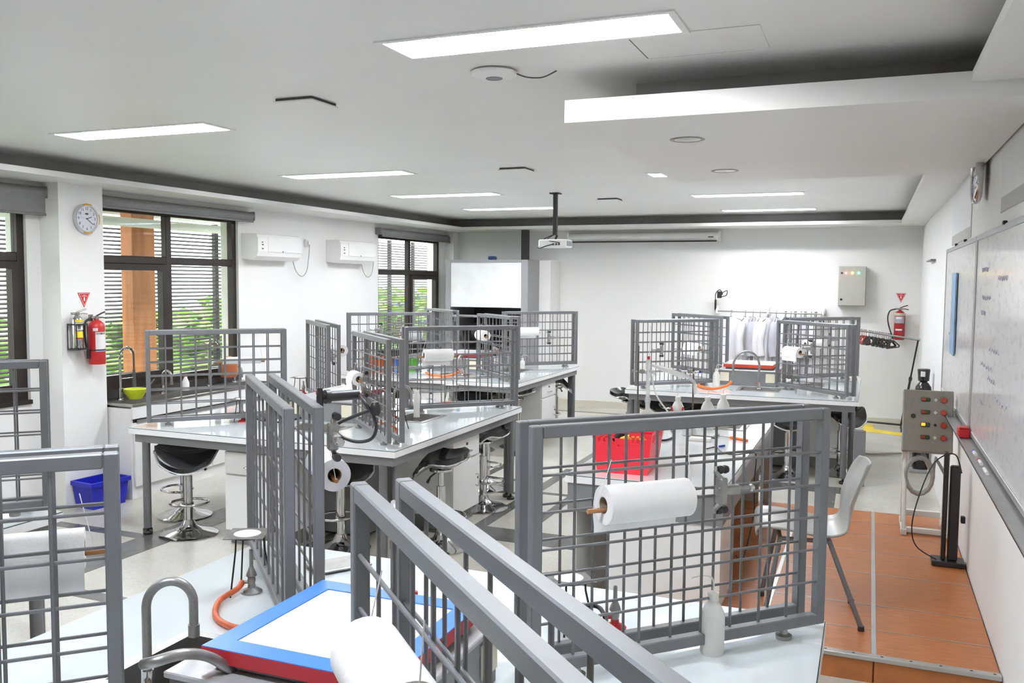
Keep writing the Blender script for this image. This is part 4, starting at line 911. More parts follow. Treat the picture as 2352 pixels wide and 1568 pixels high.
# extinguishers
def extinguisher(loc, rz, label, r, h, body, kind):
    t = thing('fire_extinguisher', label, 'fire extinguisher', loc, R(rz), 'fire extinguishers')   # local +x = away from wall, +y = along hose
    MB().lathe([(0, 0), (r*.95, 0), (r, .01), (r, h*.74), (r*.9, h*.80), (r*.5, h*.86), (r*.3, h*.87), (r*.3, h*.9), (0, h*.9)], 24).build('cylinder', body, t)
    v = MB().rbox(-.016, .016, -.016, .016, h*.88, h*.95, .003).cyl((0, -.05, h*.92), (0, .0, h*.92), .009, 8).build('valve', STEELD, t)
    MB().tube([(.0, .0, h*.95), (.0, .05, h*1.0), (.0, .09, h*1.03)], .006, 6).build('top_handle', IRON if kind != 'steel' else STEELD, v)
    MB().tube([(.0, .01, h*.92), (.0, .06, h*.92), (.0, .10, h*.90)], .005, 6).build('lower_handle', IRON if kind != 'steel' else STEELD, v)
    lb = mat('extinguisher_label', (.72, .70, .70), .5, var=.05)
    def wrap(z0, z1, a0, a1, m, nm):
        n = 8; vs = []
        for i in range(n+1):
            a = a0+(a1-a0)*i/n; vs += [((r+.0012)*math.cos(a), (r+.0012)*math.sin(a), z0), ((r+.0012)*math.cos(a), (r+.0012)*math.sin(a), z1)]
        MB().add(vs, [(2*i, 2*i+2, 2*i+3, 2*i+1) for i in range(n)], True).build(nm, m, t)
    ink = mat('label_ink', (.10, .10, .11), .6); yel = mat('label_yellow', (.80, .62, .02), .5)
    if kind == 'red':
        wrap(h*.30, h*.64, -.9, .55, lb, 'label'); wrap(h*.59, h*.63, -.85, .5, ink, 'label_heading'); wrap(h*.255, h*.285, -.9, .55, mat('label_blue', (.30, .42, .60), .5), 'label_strip'); wrap(h*.66, h*.72, -1.2, -.6, lb, 'tag')
        MB().lathe([(r+.001, h*.275), (r+.003, h*.275), (r+.003, h*.295), (r+.001, h*.295)], 24, closed=True).build('strap', BLACK, t)
        MB().tube(spline([(0, -.04, h*.92), (-.01, -r-.035, h*.84), (-.01, -r-.045, h*.6), (-.01, -r-.03, h*.36), (-.01, -r-.015, h*.28)], 6), .009, 8).cyl((-.01, -r-.015, h*.28), (-.01, -r-.012, h*.12), .013, 10).build('hose', BLACK, t)
        MB().rbox(-r*.9, -r*.5, -.03, .0, h*.85, h*.98, .003).build('wall_bracket', STEELD, t)
    elif kind == 'steel':
        wrap(h*.50, h*.68, -1.0, .5, lb, 'label'); wrap(h*.70, h*.76, -1.0, .6, yel, 'label_band'); wrap(h*.30, h*.46, -1.0, .5, yel, 'label_band'); wrap(h*.27, h*.30, -1., .5, RED, 'label_strip'); wrap(h*.52, h*.64, -.6, -.1, ink, 'pictograms')
        rk = MB()
        e = r+.012
        for z in (-.006, h*.62):
            rk.slab(-r-.004, e, -e, e, z, z+.012, ((-r+.006, e-.005, -e+.005, e-.005),))
        for x, y in ((e-.003, -e+.003), (e-.003, e-.003), (-r, -e+.003)): rk.cyl((x, y, -.006), (x, y, h*.63), .004, 6)
        rk.build('holder', BLACK, t)
    else:
        MB().lathe([(r+.001, h*.72), (r+.004, h*.72), (r+.004, h*.78), (r*.93, h*.80)], 24).build('collar', mat('collar_grey', (.50, .46, .40), .5), t)
        wrap(h*.50, h*.70, -1.2, .9, mat('label_grey', (.36, .35, .38), .5), 'label'); wrap(h*.62, h*.69, -.7, .4, lb, 'tag'); wrap(h*.28, h*.33, -.8, .5, lb, 'label_strip'); wrap(h*.47, h*.63, -1.55, -1.2, mat('label_orange', (.9, .25, .03), .5), 'sticker')
        MB().tube(spline([(0, -.04, h*.92), (.0, -r-.05, h*.86), (.0, -r-.075, h*.65), (.0, -r-.055, h*.38), (.0, -r-.02, h*.12), (0, -r-.01, h*.02)], 6), .008, 8).build('hose', BLACK, t)
extinguisher((-5.75+.075, 5.262, 1.115), 0, 'red fire extinguisher with white label on the left pillar', .062, .40, RED, 'red')
extinguisher((-5.75+.06, 5.09, 1.245), 0, 'small silver fire extinguisher with yellow bands in a black wall holder', .042, .30, CHROME, 'steel')
extinguisher((.345, YB-.085, 1.10), -90, 'dark red fire extinguisher on the back wall beside the hanger rack', .064, .42, mat('dark_red_paint', (.30, .012, .015), .4), 'co2')

# ================================================================ FUME HOOD
HX0, HX1, HY0, HY1 = -5.61, -4.36, 11.35, YB-.002
t = thing('fume_hood', 'grey fume hood with raised white sash in the far left corner', 'fume hood', ((HX0+HX1)/2, HY0, 0)); w = (HX1-HX0)/2; D = HY1-HY0
FHG = mat('fume_hood_grey', (.30, .30, .315), .45, .1, var=.03); DARKI = mat('dark_interior', (.05, .05, .055), .5, var=.15, vscale=3)
MB().rbox(-w, -w+.075, 0, D, .72, 2.09, .004).build('side_panel', FHG, t); MB().rbox(w-.10, w, 0, D, .72, 2.09, .004).build('side_panel', FHG, t)
MB().box(-w+.075, w-.1, D-.03, D, .72, 2.09).build('back_panel', DARKI, t); MB().box(-w+.075, w-.1, .0, D-.03, 2.05, 2.09).build('top_panel', FHG, t)
MB().rbox(-w+.075, w-.1, .01, .06, 1.425, 2.085, .004).build('sash_panel', mat('white_sash', (.80, .81, .83), .25), t)
MB().rbox(-w+.08, w-.105, .02, .05, 1.28, 1.315, .004).build('sash_rail', FHG, t)
MB().rbox(-.42, -.20, .0, .02, 1.29, 1.30, .002).build('sash_handle', CHROME, t)
MB().box(-w+.075, w-.1, .01, D-.03, .72, .80).build('work_surface', FHG, t)
MB().rbox(-w, w, .0, D, .0, .72, .004).build('base_cabinet', FHG, t)
MB().box(w+.001, w+.17, D-.40, D, .0, 2.09).build('side_cover', WHITE, t)
MB().cyl((-.30, .30, 1.06), (.05, .30, 1.06), .14, 18).build('black_drum', BLACK, t)
MB().rbox(.25, .40, .25, .4, .80, 1.05, .005).build('instrument', GREYL, t)
tag(MB().rbox(-4.62, -4.53, 11.75, 11.85, 2.09, ZS, .003).build('exhaust_duct', mat('black_duct', (.03, .03, .033), .45)), 'black rectangular exhaust duct rising from the fume hood', 'duct')
tag(MB().rbox(-.05, .05, -.05, .05, 0, .05, .012).rbox(-.055, -.02, -.02, .02, .01, .035, .005).build('blue_box', mat('dark_blue', (.01, .035, .13), .35)), 'small dark blue box on top of the fume hood', 'box').location = (wy(1131, 592, 11.45).x, 11.45, 2.09)

# ================================================================ BACK WALL
sc = thing('projector_screen', 'rolled-up white projector screen case high on the back wall', 'projector screen', (-2.97, YB-.07, 2.42))
MB().lathe([(0, -1.06), (.05, -1.06), (.055, -1.05), (.055, 1.05), (.05, 1.06), (0, 1.06)], 14, ax='x').build('case', WHITEP, sc)
MB().rbox(-1.02, 1.03, -.052, -.028, -.075, -.055, .003).build('bottom_bar', BLACK, sc); MB().box(.92, .99, -.0565, -.055, -.02, -.005).build('badge', DGREY, sc)
MB().rbox(1.055, 1.075, -.05, .06, -.07, .065, .004).build('end_cap', WHITEP, sc); MB().rbox(-1.075, -1.055, -.05, .06, -.07, .065, .004).build('end_cap', WHITEP, sc)
cbx = thing('control_cabinet', 'grey-beige electrical cabinet with three indicator lamps on the back wall', 'electrical cabinet', (-.225, YB-.001, 1.512))
BG = mat('beige_enclosure', (.40, .385, .345), .5, var=.03, vscale=40)
MB().rbox(-.165, .165, -.16, 0, 0, .505, .006).build('body', BG, cbx); dr = MB().rbox(-.16, .16, -.172, -.16, .006, .499, .005).build('door', BG, cbx)
for x, c, e in ((-.125, (.03, .03, .03), 0), (-.075, (1, .06, .04), 5), (0.0, (1, .42, .05), 5), (.075, (.05, 1, .25), 4)):
    MB().lathe([(0, .01), (.012, .01), (.014, 0)], 14).build('indicator_lamp', mat('lamp_%d' % int(x*1000), c, .3, var=0, emis=e, ecol=c), dr)
    o = dr.children[-1] if False else [k for k in C.objects if k.parent == dr][-1]; o.rotation_euler = (PI/2, 0, 0); o.location = (x, -.172, .42)
o = MB().lathe([(0, .008), (.013, .008), (.015, 0)], 14).build('lock', BLACK, dr); o.rotation_euler = (PI/2, 0, 0); o.location = (-.125, -.172, .085)
# coat rail with lab coats
RAILZ, RY = 1.41, YB-.14
rl = thing('coat_rail', 'thin metal coat rail with white brackets on the back wall', 'coat rail', (-1.23, RY, RAILZ))
MB().cyl((-.70, 0, .008), (.70, 0, -.008), .009, 10).build('rod', STEELD, rl)
for x in (-.68, -.02, .67): MB().rbox(x-.02, x+.02, .0, .138, -.03, .07, .004).rbox(x-.012, x+.012, -.02, .02, -.02, .04, .003).build('bracket', WHITEP, rl)
COAT = mat('white_cotton', (.78, .77, .80), .9, var=.03, vscale=12); COATG = mat('grey_cotton', (.46, .45, .49), .9, var=.05)
def coat(x, label, wdt=.16, L=.74, rz=70, m=COAT, colr=None):
    t = thing('lab_coat', label, 'lab coat', (x, RY, RAILZ), R(rz), 'lab coats on the back wall rail')
    MB().tube(spline([(0, 0, .014), (.014, 0, .02), (.018, 0, .005), (.0, 0, -.03), (0, 0, -.06)], 5), .003, 6).tube([(-.17, 0, -.12), (0, 0, -.06), (.17, 0, -.12)], .005, 6).build('hanger', BLACK, t)
    n = 36; rows = [(-.065, .05, .03), (-.09, .09, .04), (-.125, .175, .05), (-.2, .185, .06), (-.4, .18, .062), (-.6, .20, .07), (-L, .22, .075)]
    vs = []; ph = random.random()*6
    for k, (z, a, b) in enumerate(rows):
        for i in range(n):
            th = 2*PI*i/n; f = 1+.16*math.sin(th*7+ph+k*.3)*(k/6.)
            vs.append((a*math.cos(th)*f*wdt/.16, b*math.sin(th)*f, z))
    fs = [(k*n+i, k*n+(i+1) % n, (k+1)*n+(i+1) % n, (k+1)*n+i) for k in range(len(rows)-1) for i in range(n)]
    MB().add(vs, fs, True).build('body', m, t)
    for s in (-1, 1):
        MB().tube(spline([(s*.15*wdt/.16, 0, -.13), (s*.205*wdt/.16, .01, -.28), (s*.215*wdt/.16, .015, -.42), (s*.21*wdt/.16, .0, -.56)], 4), [.05, .054, .056, .056, .057, .056, .054, .054, .055, .056, .057, .058, .058], 10).build('sleeve', m, t)
    MB().tube(spline([(-.05, -.03, -.1), (-.03, .03, -.066), (.03, .03, -.066), (.05, -.03, -.1)], 4), .012, 6).build('collar', m, t)
    return t
for x, l, w_, L_, rz_, m_ in ((-1.725, 'white lab coat at the left end of the coat rail, sleeve hanging free', .15, .74, 28, COAT), (-1.535, 'second white lab coat from the left on the coat rail', .13, .82, 78, COAT), (-1.435, 'third lab coat from the left, greyish and hung edge-on', .14, .70, 92, COATG), (-1.345, 'fourth white lab coat from the left in the dense bunch', .14, .78, 84, COAT),
        (-1.245, 'white lab coat in front of the middle rail bracket', .14, .66, 70, COAT), (-1.14, 'greyish lab coat right of the middle rail bracket', .14, .80, 88, COATG), (-1.03, 'white lab coat at the left end of the right mesh screens', .14, .78, 80, COAT), (-.90, 'lab coat behind the right mesh screens, second from the rail middle', .14, .72, 88, COAT),
        (-.78, 'greyish lab coat behind the right mesh screens, third from the rail middle', .14, .78, 92, COATG), (-.65, 'rightmost white lab coat at the end of the coat rail', .14, .76, 82, COAT)): coat(x, l, w_, L_, rz_, m_)
HG = MB().tube(spline([(0, 0, .014), (.014, 0, .02), (.018, 0, .005), (.0, 0, -.03), (0, 0, -.06)], 4), .003, 6).tube([(-.19, 0, -.13), (-.02, 0, -.06), (.02, 0, -.06), (.19, 0, -.13), (.17, 0, -.145), (-.17, 0, -.145), (-.19, 0, -.13)], .009, 6)
HGM = HG.mesh('hanger', BLACK); HGR = bpy.data.meshes.new_from_object(bpy.data.objects.new('tmp', HGM)); HGR.materials.clear(); HGR.materials.append(mat('dull_red_plastic', (.34, .04, .03), .45))
for i in range(11):
    o = link('clothes_hanger', HGM); o.location = (-1.02+.042*i+(.02 if i % 3 else 0), RY, RAILZ); o.rotation_euler = (0, 0, R(75+random.uniform(-9, 9))); tag(o, 'empty black hanger crowded on the right part of the coat rail', 'hanger', 'empty hangers on the coat rail')
# clip lamp / coiled cable on the rail end
t = thing('hand_brush', 'black handled tool with coiled cord on the left rail end', 'tool', (-1.93, RY, RAILZ+.02))
MB().cyl((0, 0, 0), (0, 0, .14), .014, 8).build('handle', BLACK, t); MB().tube(spline([(0, 0, .12), (.0, 0, .22), (.05, 0, .27), (.09, 0, .22), (.06, 0, .2), (.10, 0, .24), (.15, 0, .26), (.14, 0, .2), (.08, 0, .18)], 5), .006, 6).build('cord', BLACK, t)
MB().rbox(.02, .08, -.012, .012, .16, .25, .006).build('plug', BLACK, t)
# leaning garment rack
p0, p1 = Vector((-.115, YB-.40, 1.22)), Vector((.545, YB-.52, 1.13)); q0, q1 = Vector((-.185, YB-.24, .07)), Vector((.40, YB-.32, .06))
gr = thing('garment_rack', 'leaning black metal garment rack below the fire extinguisher', 'garment rack', (0, 0, 0))
GB = mat('black_tube', (.03, .03, .03), .35, .5)
MB().cyl(tuple(p0-(p1-p0)*.03), tuple(p1+(p1-p0)*.03), .012, 8).build('top_bar', STEELD, gr)
for a, b_, in ((q0, p0), (q1, p1)):
    mm = a.lerp(b_, .55); po = MB().cyl(tuple(a), tuple(mm), .014, 8).cyl(tuple(mm), tuple(b_), .010, 8).build('post', GB, gr); MB().cyl(tuple(a.lerp(b_, .53)), tuple(a.lerp(b_, .57)), .02, 10).build('collar', BLACK, po)
MB().cyl(tuple(q0), tuple(q1), .012, 8).build('bottom_bar', GB, gr)
for q in (q0, q1):
    MB().cyl((q.x, q.y-.2, .045), (q.x, q.y+.1, .045), .012, 8).build('foot_bar', GB, gr)
    for dy in (-.2, .1): MB().lathe([(0, -.01), (.022, -.01), (.022, .01), (0, .01)], 12, (q.x, q.y+dy, .022), ax='x').build('caster', BLACK, gr)
for i in range(20):
    o = link('clothes_hanger', HGR if i < 4 else HGM); o.location = p0.lerp(p1, .03+.028*i+(.02 if i > 3 else 0)); o.rotation_euler = (R(random.uniform(-6, 6)), 0, R(75+random.uniform(-14, 10)))
    tag(o, ('red plastic hanger at the left end of the leaning garment rack' if i < 4 else 'black plastic hanger in the row on the leaning garment rack'), 'hanger', 'red hangers on the garment rack' if i < 4 else 'black hangers on the garment rack')
tag(MB().add([tuple(gp(x, y, .002)) for x, y in ((1981, 965), (2000, 964), (2008, 985), (2088, 996), (2090, 1003), (1984, 990))], [(0, 5, 4, 3, 2, 1)]).build('floor_tape', YELLOW), 'yellow marking tape on the floor before the garment rack', 'tape')
tag(MB().tube(spline([gp(1955, 1035, .012), gp(2000, 1042, .012), gp(2080, 1040, .012), gp(2130, 1045, .012)], 5), .010, 8).build('floor_cable', mat('grey_cord', (.45, .44, .42), .6)), 'grey cable lying across the floor toward the control stand', 'cable')
tag(MB().rbox(-.10, -.0, 8.36, 8.40, .0, .50, .004).build('upright_board', GREYP), 'grey upright board at the right foot of the far-right table', 'board')

# ================================================================ RIGHT SIDE
# gas cylinder on trolley
t = thing('gas_cylinder', 'black gas cylinder with capped valve standing by the right wall', 'gas cylinder', (.495, 9.3, 0))
BL = mat('black_gloss_paint', (.015, .015, .017), .25, var=.1, coat=.3)
MB().lathe([(0, .03), (.07, .03), (.075, .05), (.075, .78), (.068, .82), (.045, .855), (.03, .87), (.03, .89)], 20).build('cylinder', BL, t)
MB().lathe([(.035, .87), (.05, .88), (.052, .93), (.057, .98), (.054, .99), (.03, .985), (0, .98)], 18).build('valve_cap', BL, t)
MB().rbox(-.03, .01, -.056, -.05, .92, .97, .002).build('label', WHITEP, t)
MB().lathe([(.076, .42), (.080, .42), (.080, .45), (.076, .45)], 20, closed=True).build('strap', ALU, t)
MB().tube(spline([(-.09, -.06, .05), (-.09, -.06, .6), (-.09, -.08, .72), (-.13, -.10, .78)], 5), .014, 8).build('trolley_handle', mat('grey_tube', (.42, .42, .42), .4, .4), t)
MB().rbox(-.1, .06, -.1, .1, .0, .03, .004).build('trolley_foot', mat('grey_tube', (.42, .42, .42), .4, .4), t)
# control panel on stand
PCY = 6.62
t = thing('control_station', 'beige control box with red buttons on a white stand by the platform', 'control box', (.385, PCY, PZ+.001))
BG2 = mat('warm_grey_enclosure', (.27, .255, .225), .5, var=.05, vscale=40)
ti = Matrix.Translation((0, 0, .74)) @ Matrix.Rotation(R(-14), 4, 'X')
bx = MB().T(ti); bx.rbox(-.155, .155, -.07, .05, -.21, .21, .006); body = bx.build('box', BG2, t)
RB = mat('red_button', (.42, .045, .02), .35); GBN = mat('green_black_switch', (.03, .07, .03), .3); AM = mat('amber_switch', (.9, .25, .02), .3, var=0, emis=.8, ecol=(1, .3, .02)); REDS = mat('red_switch', (.35, .05, .02), .35); WHT = mat('symbol_white', (.7, .7, .7), .5)
for i in range(4):
    z = .145-i*.085
    sw = MB().T(ti); sw.rbox(-.045, .012, -.082, -.07, z-.014, z+.014, .005); s_ = sw.build('switch', GBN, body)
    m = MB().T(ti); m.rbox(-.041, -.016, -.087, -.081, z-.010, z+.010, .003); m.build('switch_key', AM if i == 2 else REDS, s_)
    m = MB().T(ti @ Matrix.Translation((.095, -.07, z)) @ Matrix.Rotation(R(90), 4, 'X')); m.lathe([(0, .022), (.017, .022), (.02, .016), (.018, 0)], 16); m.build('push_button', RB, body)
    m = MB().T(ti @ Matrix.Translation((.045, -.0705, z)) @ Matrix.Rotation(R(45), 4, 'Y')); m.box(-.009, .009, -.001, 0, -.009, .009); m.build('symbol', WHT if i != 2 else BLACK, body)
m = MB().T(ti @ Matrix.Translation((-.09, -.07, .03)) @ Matrix.Rotation(R(90), 4, 'X')); m.lathe([(0, .008), (.014, .008), (.016, 0)], 14); m.build('lock', BLACK, body)
STW = mat('white_painted_steel', (.72, .71, .69), .45, var=.04)
for x in (-.13, .13):
    MB().rbox(x-.018, x+.018, -.02, .02, 0, .56, .003).build('leg', STW, t); MB().rbox(x-.018, x+.018, -.22, .16, 0, .04, .003).build('foot', STW, t)
    MB().tube([(x, -.2, .03), (x, 0, .5)], .014, 6).build('brace', STW, t)
MB().rbox(-.112, .112, -.16, -.13, .005, .04, .003).build('crossbar', STW, t); MB().rbox(-.112, .112, .1, .13, .06, .1, .003).build('crossbar', STW, t)
hs = []
for i in range(46): a = i*.42; hs.append((-.04+.085*math.cos(a), -.06+.006*math.sin(i), .38+.125*math.sin(a)+.006*math.cos(i*.7)))
hs = [(-.02, -.02, .53)]+hs+[(.06, -.02, .5), (.13, .0, .38)]
MB().tube(hs, .013, 8).build('coiled_conduit', mat('grey_conduit', (.36, .36, .35), .5), t)
# black pedestal with cable
t = thing('black_pedestal', 'black flat-footed pedestal with trailing cable against the whiteboard wall', 'pedestal', (.475, 5.83, PZ+.001))
MB().rbox(-.085, .095, -.07, .07, 0, .03, .005).build('foot', BLACK, t)
MB().rbox(.0, .055, -.03, .03, .03, .60, .008).rbox(-.035, -.01, -.03, .03, .03, .68, .006).build('column', BLACK, t)
MB().rbox(.066, .09, -.02, .02, .26, .30, .004).build('clip', BLACK, t)
MB().tube(spline([(-.02, 0, .67), (-.10, -.03, .60), (-.17, -.05, .40), (-.20, -.05, .22), (-.17, -.04, .10), (-.06, -.05, .035)], 6), .004, 6).build('cable', BLACK, t)
MB().tube(spline([(-.02, 0, .67), (.03, 0, .66), (.06, -.01, .56)], 6), .004, 6).build('cable', BLACK, t)
# chair on the platform (faces -x)
CH = mat('grey_polypropylene', (.36, .36, .345), .35, var=.03); CLEG = mat('chair_leg_tube', (.15, .15, .155), .4, .3)
t = thing('chair', 'grey plastic shell chair on four tube legs on the orange platform', 'chair', (-.27, 4.68, PZ+.001), R(8))
prof = [(-.235, .405), (-.24, .43), (-.21, .45), (-.10, .445), (.05, .425), (.13, .425), (.18, .45), (.205, .52), (.225, .60), (.25, .68), (.28, .755), (.30, .80)]
wid = [.17, .19, .205, .21, .205, .19, .18, .165, .17, .18, .17, .13]
n = 12; vs = []
for (x, z), w_ in zip(spline([(a, 0, b_) for a, b_ in prof], 3) and [(p.x, p.z) for p in spline([(a, 0, b_) for a, b_ in prof], 3)], [p.x for p in spline([(a, 0, 0) for a in wid], 3)]):
    for i in range(n+1):
        s = -1+2*i/n; back = max(0, min(1, (z-.45)/.15)); curl = .03*abs(s)**4
        vs.append((x-curl*back*1.2+.0, s*w_, z+curl*(1-back)))
N = len(vs)//(n+1)
o = MB().add(vs, [(k*(n+1)+i, k*(n+1)+i+1, (k+1)*(n+1)+i+1, (k+1)*(n+1)+i) for k in range(N-1) for i in range(n)], True).build('shell', CH, t)
sd = o.modifiers.new('thick', 'SOLIDIFY'); sd.thickness = .008
for sy in (-1, 1):
    MB().tube([(-.13, sy*.15, .42), (-.20, sy*.185, .012)], .0125, 10).build('leg', CLEG, t); MB().tube([(.10, sy*.15, .42), (.255, sy*.19, .012)], .0125, 10).build('leg', CLEG, t)
    for lg, x in ((-.20, -.20), (.255, .255)): MB().cyl((x, sy*(.185 if x < 0 else .19), 0), (x, sy*(.185 if x < 0 else .19), .022), .016, 10).build('foot', BLACK, t)
MB().tube([(-.13, -.15, .415), (.10, -.15, .415)], .011, 8).tube([(-.13, .15, .415), (.10, .15, .415)], .011, 8).tube([(-.13, -.15, .415), (-.13, .15, .415)], .011, 8).build('under_frame', CLEG, t)
# whiteboards
def wbmat():
    m = mat('whiteboard_surface', (.78, .78, .79), .15, var=.01); nt = m.node_tree; b = nt.nodes['Principled BSDF']
    tc = nt.nodes.new('ShaderNodeTexCoord'); mp = nt.nodes.new('ShaderNodeMapping'); mp.inputs['Scale'].default_value = (1, 3, 7)
    nz = nt.nodes.new('ShaderNodeTexNoise'); nz.inputs['Scale'].default_value = 3; nz.inputs['Detail'].default_value = 8; nz.inputs['Roughness'].default_value = .7
    nt.links.new(tc.outputs['Object'], mp.inputs[0]); nt.links.new(mp.outputs[0], nz.inputs['Vector'])
    cr = nt.nodes.new('ShaderNodeValToRGB'); cr.color_ramp.elements[0].position = .30; cr.color_ramp.elements[0].color = (.60, .60, .66, 1); cr.color_ramp.elements[1].position = .5; cr.color_ramp.elements[1].color = (.78, .78, .79, 1)
    nt.links.new(nz.outputs['Fac'], cr.inputs[0]); nt.links.new(cr.outputs[0], b.inputs['Base Color']); return m
WB = wbmat(); FRA = mat('board_frame_aluminium', (.42, .42, .42), .4, .6)
MARK = mat('faded_marker', (.42, .43, .54), .6)
def board(y0, y1, label, marks):
    z0, z1 = .93, 2.08; t = thing('whiteboard', label, 'whiteboard', (XR-.002, (y0+y1)/2, z0), 0, 'wall whiteboards'); L = (y1-y0)/2; h = z1-z0
    MB().box(-.016, 0, -L+.02, L-.02, .02, h-.02).build('surface', WB, t)
    MB().rbox(-.022, 0, -L, -L+.03, 0, h, .003).rbox(-.022, 0, L-.03, L, 0, h, .003).rbox(-.0215, 0, -L, L, 0, .03, .003).rbox(-.0215, 0, -L, L, h-.03, h, .003).build('frame', FRA, t)
    MB().box(-.085, 0, -L, L, -.022, -.016).box(-.085, -.080, -L, L, -.022, -.004).build('pen_tray', FRA, t)
    for (y, z, w_, a) in marks:
        pts = [(-.0168, -w_/2+w_*i/14, z+.012*math.sin(i*1.9+y*7)) for i in range(15)]
        o = MB().tube(pts, .0022, 4).build('marker_scribble', MARK, t); o.location = (0, y, 0)
    for y in (-L*.4, L*.2): MB().rbox(-.03, -.012, y-.02, y+.02, h-.005, h+.012, .002).build('hanger_clip', BLACK, t)
    return t
board(5.80, 8.02, 'farther whiteboard with the blue paper strip stuck on it', ((.3, .75, .25, 0), (.5, .5, .2, 0)))
board(2.9, 5.78, 'nearer whiteboard with faded writing, cut by the right edge', ((1.0, .95, .3, 0), (.9, .80, .35, 0), (1.0, .72, .2, 0), (.8, .45, .5, 0), (.55, .40, .3, 0), (.2, .33, .4, 0), (.9, .25, .15, 0), (.5, .55, .35, 0), (.3, .9, .3, 0)))
tag(MB().box(XR-.034, XR-.0165-.007, 6.9, 7.22, 1.30, 1.88).build('paper_strip', mat('blue_printed_paper', (.22, .36, .52), .6, var=.25, vscale=18)), 'blue printed paper strip stuck on the farther whiteboard', 'poster')
t = thing('board_eraser', 'red felt board eraser on the whiteboard tray', 'eraser', (XR-.055, 5.72, .915)); MB().rbox(-.03, .03, -.055, .055, .001, .05, .006).build('body', mat('red_felt', (.55, .02, .03), .8), t); MB().rbox(-.028, .028, -.053, .053, .05, .062, .004).build('grip', RED, t)
def marker(y, c, label):
    t = thing('marker_pen', label, 'marker', (XR-.05, y, .9215), 0, 'marker pens on the tray')
    MB().cyl((0, -.05, 0), (0, .035, 0), .009, 10).build('barrel', WHITEP, t); MB().cyl((0, .035, 0), (0, .065, 0), .0095, 10).build('cap', c, t)
marker(5.15, mat('blue_cap', (.02, .05, .5), .4), 'blue-capped marker pen on the whiteboard tray'); marker(4.90, RED, 'red-capped marker pen on the whiteboard tray'); marker(4.66, WHITEP, 'white marker pen nearest the camera on the whiteboard tray')
PST = mat('poster_paper', (.72, .72, .73), .45, var=.02); PSG = mat('poster_tape_grey', (.45, .44, .41), .6)
for y0, y1, z0, z1, l in ((6.35, 7.75, 2.1, 2.5, 'white sheet taped above the farther whiteboard'), (3.4, 4.95, 2.15, 2.51, 'white sheet taped above the nearer whiteboard at the right edge')):
    t = thing('wall_sheet', l, 'poster', (XR-.001, (y0+y1)/2, z0)); L = (y1-y0)/2
    MB().box(-.006, 0, -L, L, 0, z1-z0).build('sheet', PST, t); MB().box(-.0075, -.006, -L*.95, L*.95, .0, .07).build('grey_band', PSG, t)
tag(MB().rbox(XR-.05, XR-.002, 9.6, 10.3, 2.03, 2.045, .003).build('door_closer', GREYM), 'thin grey bar high on the far right wall', 'bar')

# ================================================================ CEILING THINGS
ZCC = ZC-.0005
pj = wy(1275, 545, 8.46)
t = thing('projector', 'white projector hanging on a black pole before the back wall', 'projector', (pj.x, 8.46, ZC))
MB().rbox(-.02, .02, -.02, .02, -.42, 0, .003).build('pole', BLACK, t); MB().rbox(-.05, .05, -.05, .05, -.012, 0, .002).build('ceiling_plate', BLACK, t)
b_ = MB().rbox(-.14, .15, -.11, .11, -.545, -.465, .012).build('body', WHITEP, t); MB().cyl((.0, .0, -.47), (.02, .0, -.42), .012, 8).build('bracket', BLACK, t)
for x in (.02, .05, .08): MB().rbox(x-.01, x+.01, -.112, -.109, -.525, -.505, .001).build('port', DGREY, b_)
MB().rbox(.148, .153, -.08, .08, -.53, -.48, .001).build('vent', GREYL, b_)
MB().tube(spline([(0, 0, -.41), (-.10, -.05, -.46), (-.16, -.08, -.52), (-.12, -.13, -.555), (-.04, -.13, -.53), (.02, -.115, -.515)], 6), .005, 6).build('cable', BLACK, t)
MB().tube(spline([(0, 0, -.41), (-.06, -.08, -.47), (.03, -.125, -.49), (.09, -.115, -.50)], 6), .004, 6).build('cable', BLACK, t)
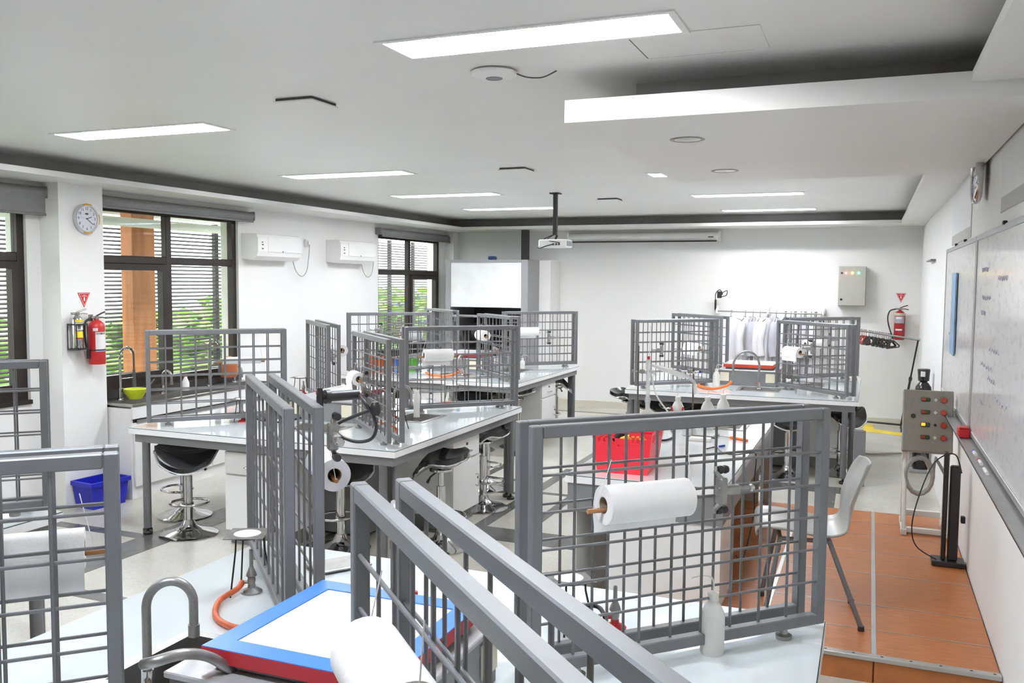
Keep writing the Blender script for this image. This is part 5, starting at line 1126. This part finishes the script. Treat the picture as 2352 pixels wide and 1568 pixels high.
def vent(p, label, s=.115):
    t = thing('ceiling_vent', label, 'vent', (p.x, p.y, ZCC), R(0), 'square ceiling vents')
    MB().slab(-s+.01, s-.01, -s+.01, s-.01, -.012, 0, ((-s+.03, s-.03, -s+.03, s-.03),)).build('collar', DGREY, t); MB().rbox(-s, s, -s, s, -.021, -.0125, .003).build('plate', CEIL, t)
    for x in (-.06, .06): MB().cyl((x, 0, -.014), (x, 0, -.0), .006, 6).build('stem', DGREY, t)
vent(gp(703, 233, ZC), 'nearest square ceiling vent, left of the large tube light'); vent(gp(1187, 388, ZC), 'middle square ceiling vent above the projector side'); vent(gp(1401, 457, ZC), 'farthest square ceiling vent near the projector pole')
p = gp(1135, 163, ZC); t = thing('wifi_access_point', 'round white wireless access point on the ceiling', 'access point', (p.x, p.y, ZCC))
MB().lathe([(0, -.032), (.05, -.03), (.095, -.018), (.10, -.008), (.09, 0)], 30).build('body', WHITEP, t); MB().lathe([(.03, -.0325), (.034, -.0332), (.036, -.0318)], 24).build('ring', GREYL, t)
MB().tube(spline([(.09, .02, -.012), (.14, .03, -.03), (.20, .05, -.03), (.25, .08, -.001)], 6), .003, 6).build('cable', DGREY, t)
hp_ = [gp(x, y, ZC) for x, y in ((1512, 155), (1783, 143), (1752, 50), (1445, 90))]; hx0 = hp_[0].x; hx1 = hp_[1].x; hy1 = 3.50; hy0 = 3.18
struct(MB().slab(hx0, hx1, hy0, hy1, ZC-.003, ZC-.0005).build('trim_1', CEIL)); struct(MB().slab(hx0-.004, hx1-.06, hy1, hy1+.006, ZC-.002, ZC-.0002).slab(hx0-.006, hx0, hy0, hy1, ZC-.002, ZC-.0002).build('trim_2', DGREY))
def downlight(p, label):
    t = thing('downlight', label, 'downlight', (p.x, p.y, 2.4645), 0, 'unlit round downlights')
    MB().lathe([(.062, .0), (.075, -.003), (.082, -.001), (.08, .0)], 28).build('trim_ring', mat('nickel_ring', (.22, .20, .17), .3, .8), t); MB().lathe([(0, -.002), (.062, -.0015)], 24).build('lens', mat('downlight_lens', (.38, .36, .33), .15, .6), t)
downlight(gp(1579, 320, 2.465), 'nearer round downlight in the lowered ceiling panel'); downlight(gp(1665, 392, 2.465), 'farther round downlight in the lowered ceiling panel')
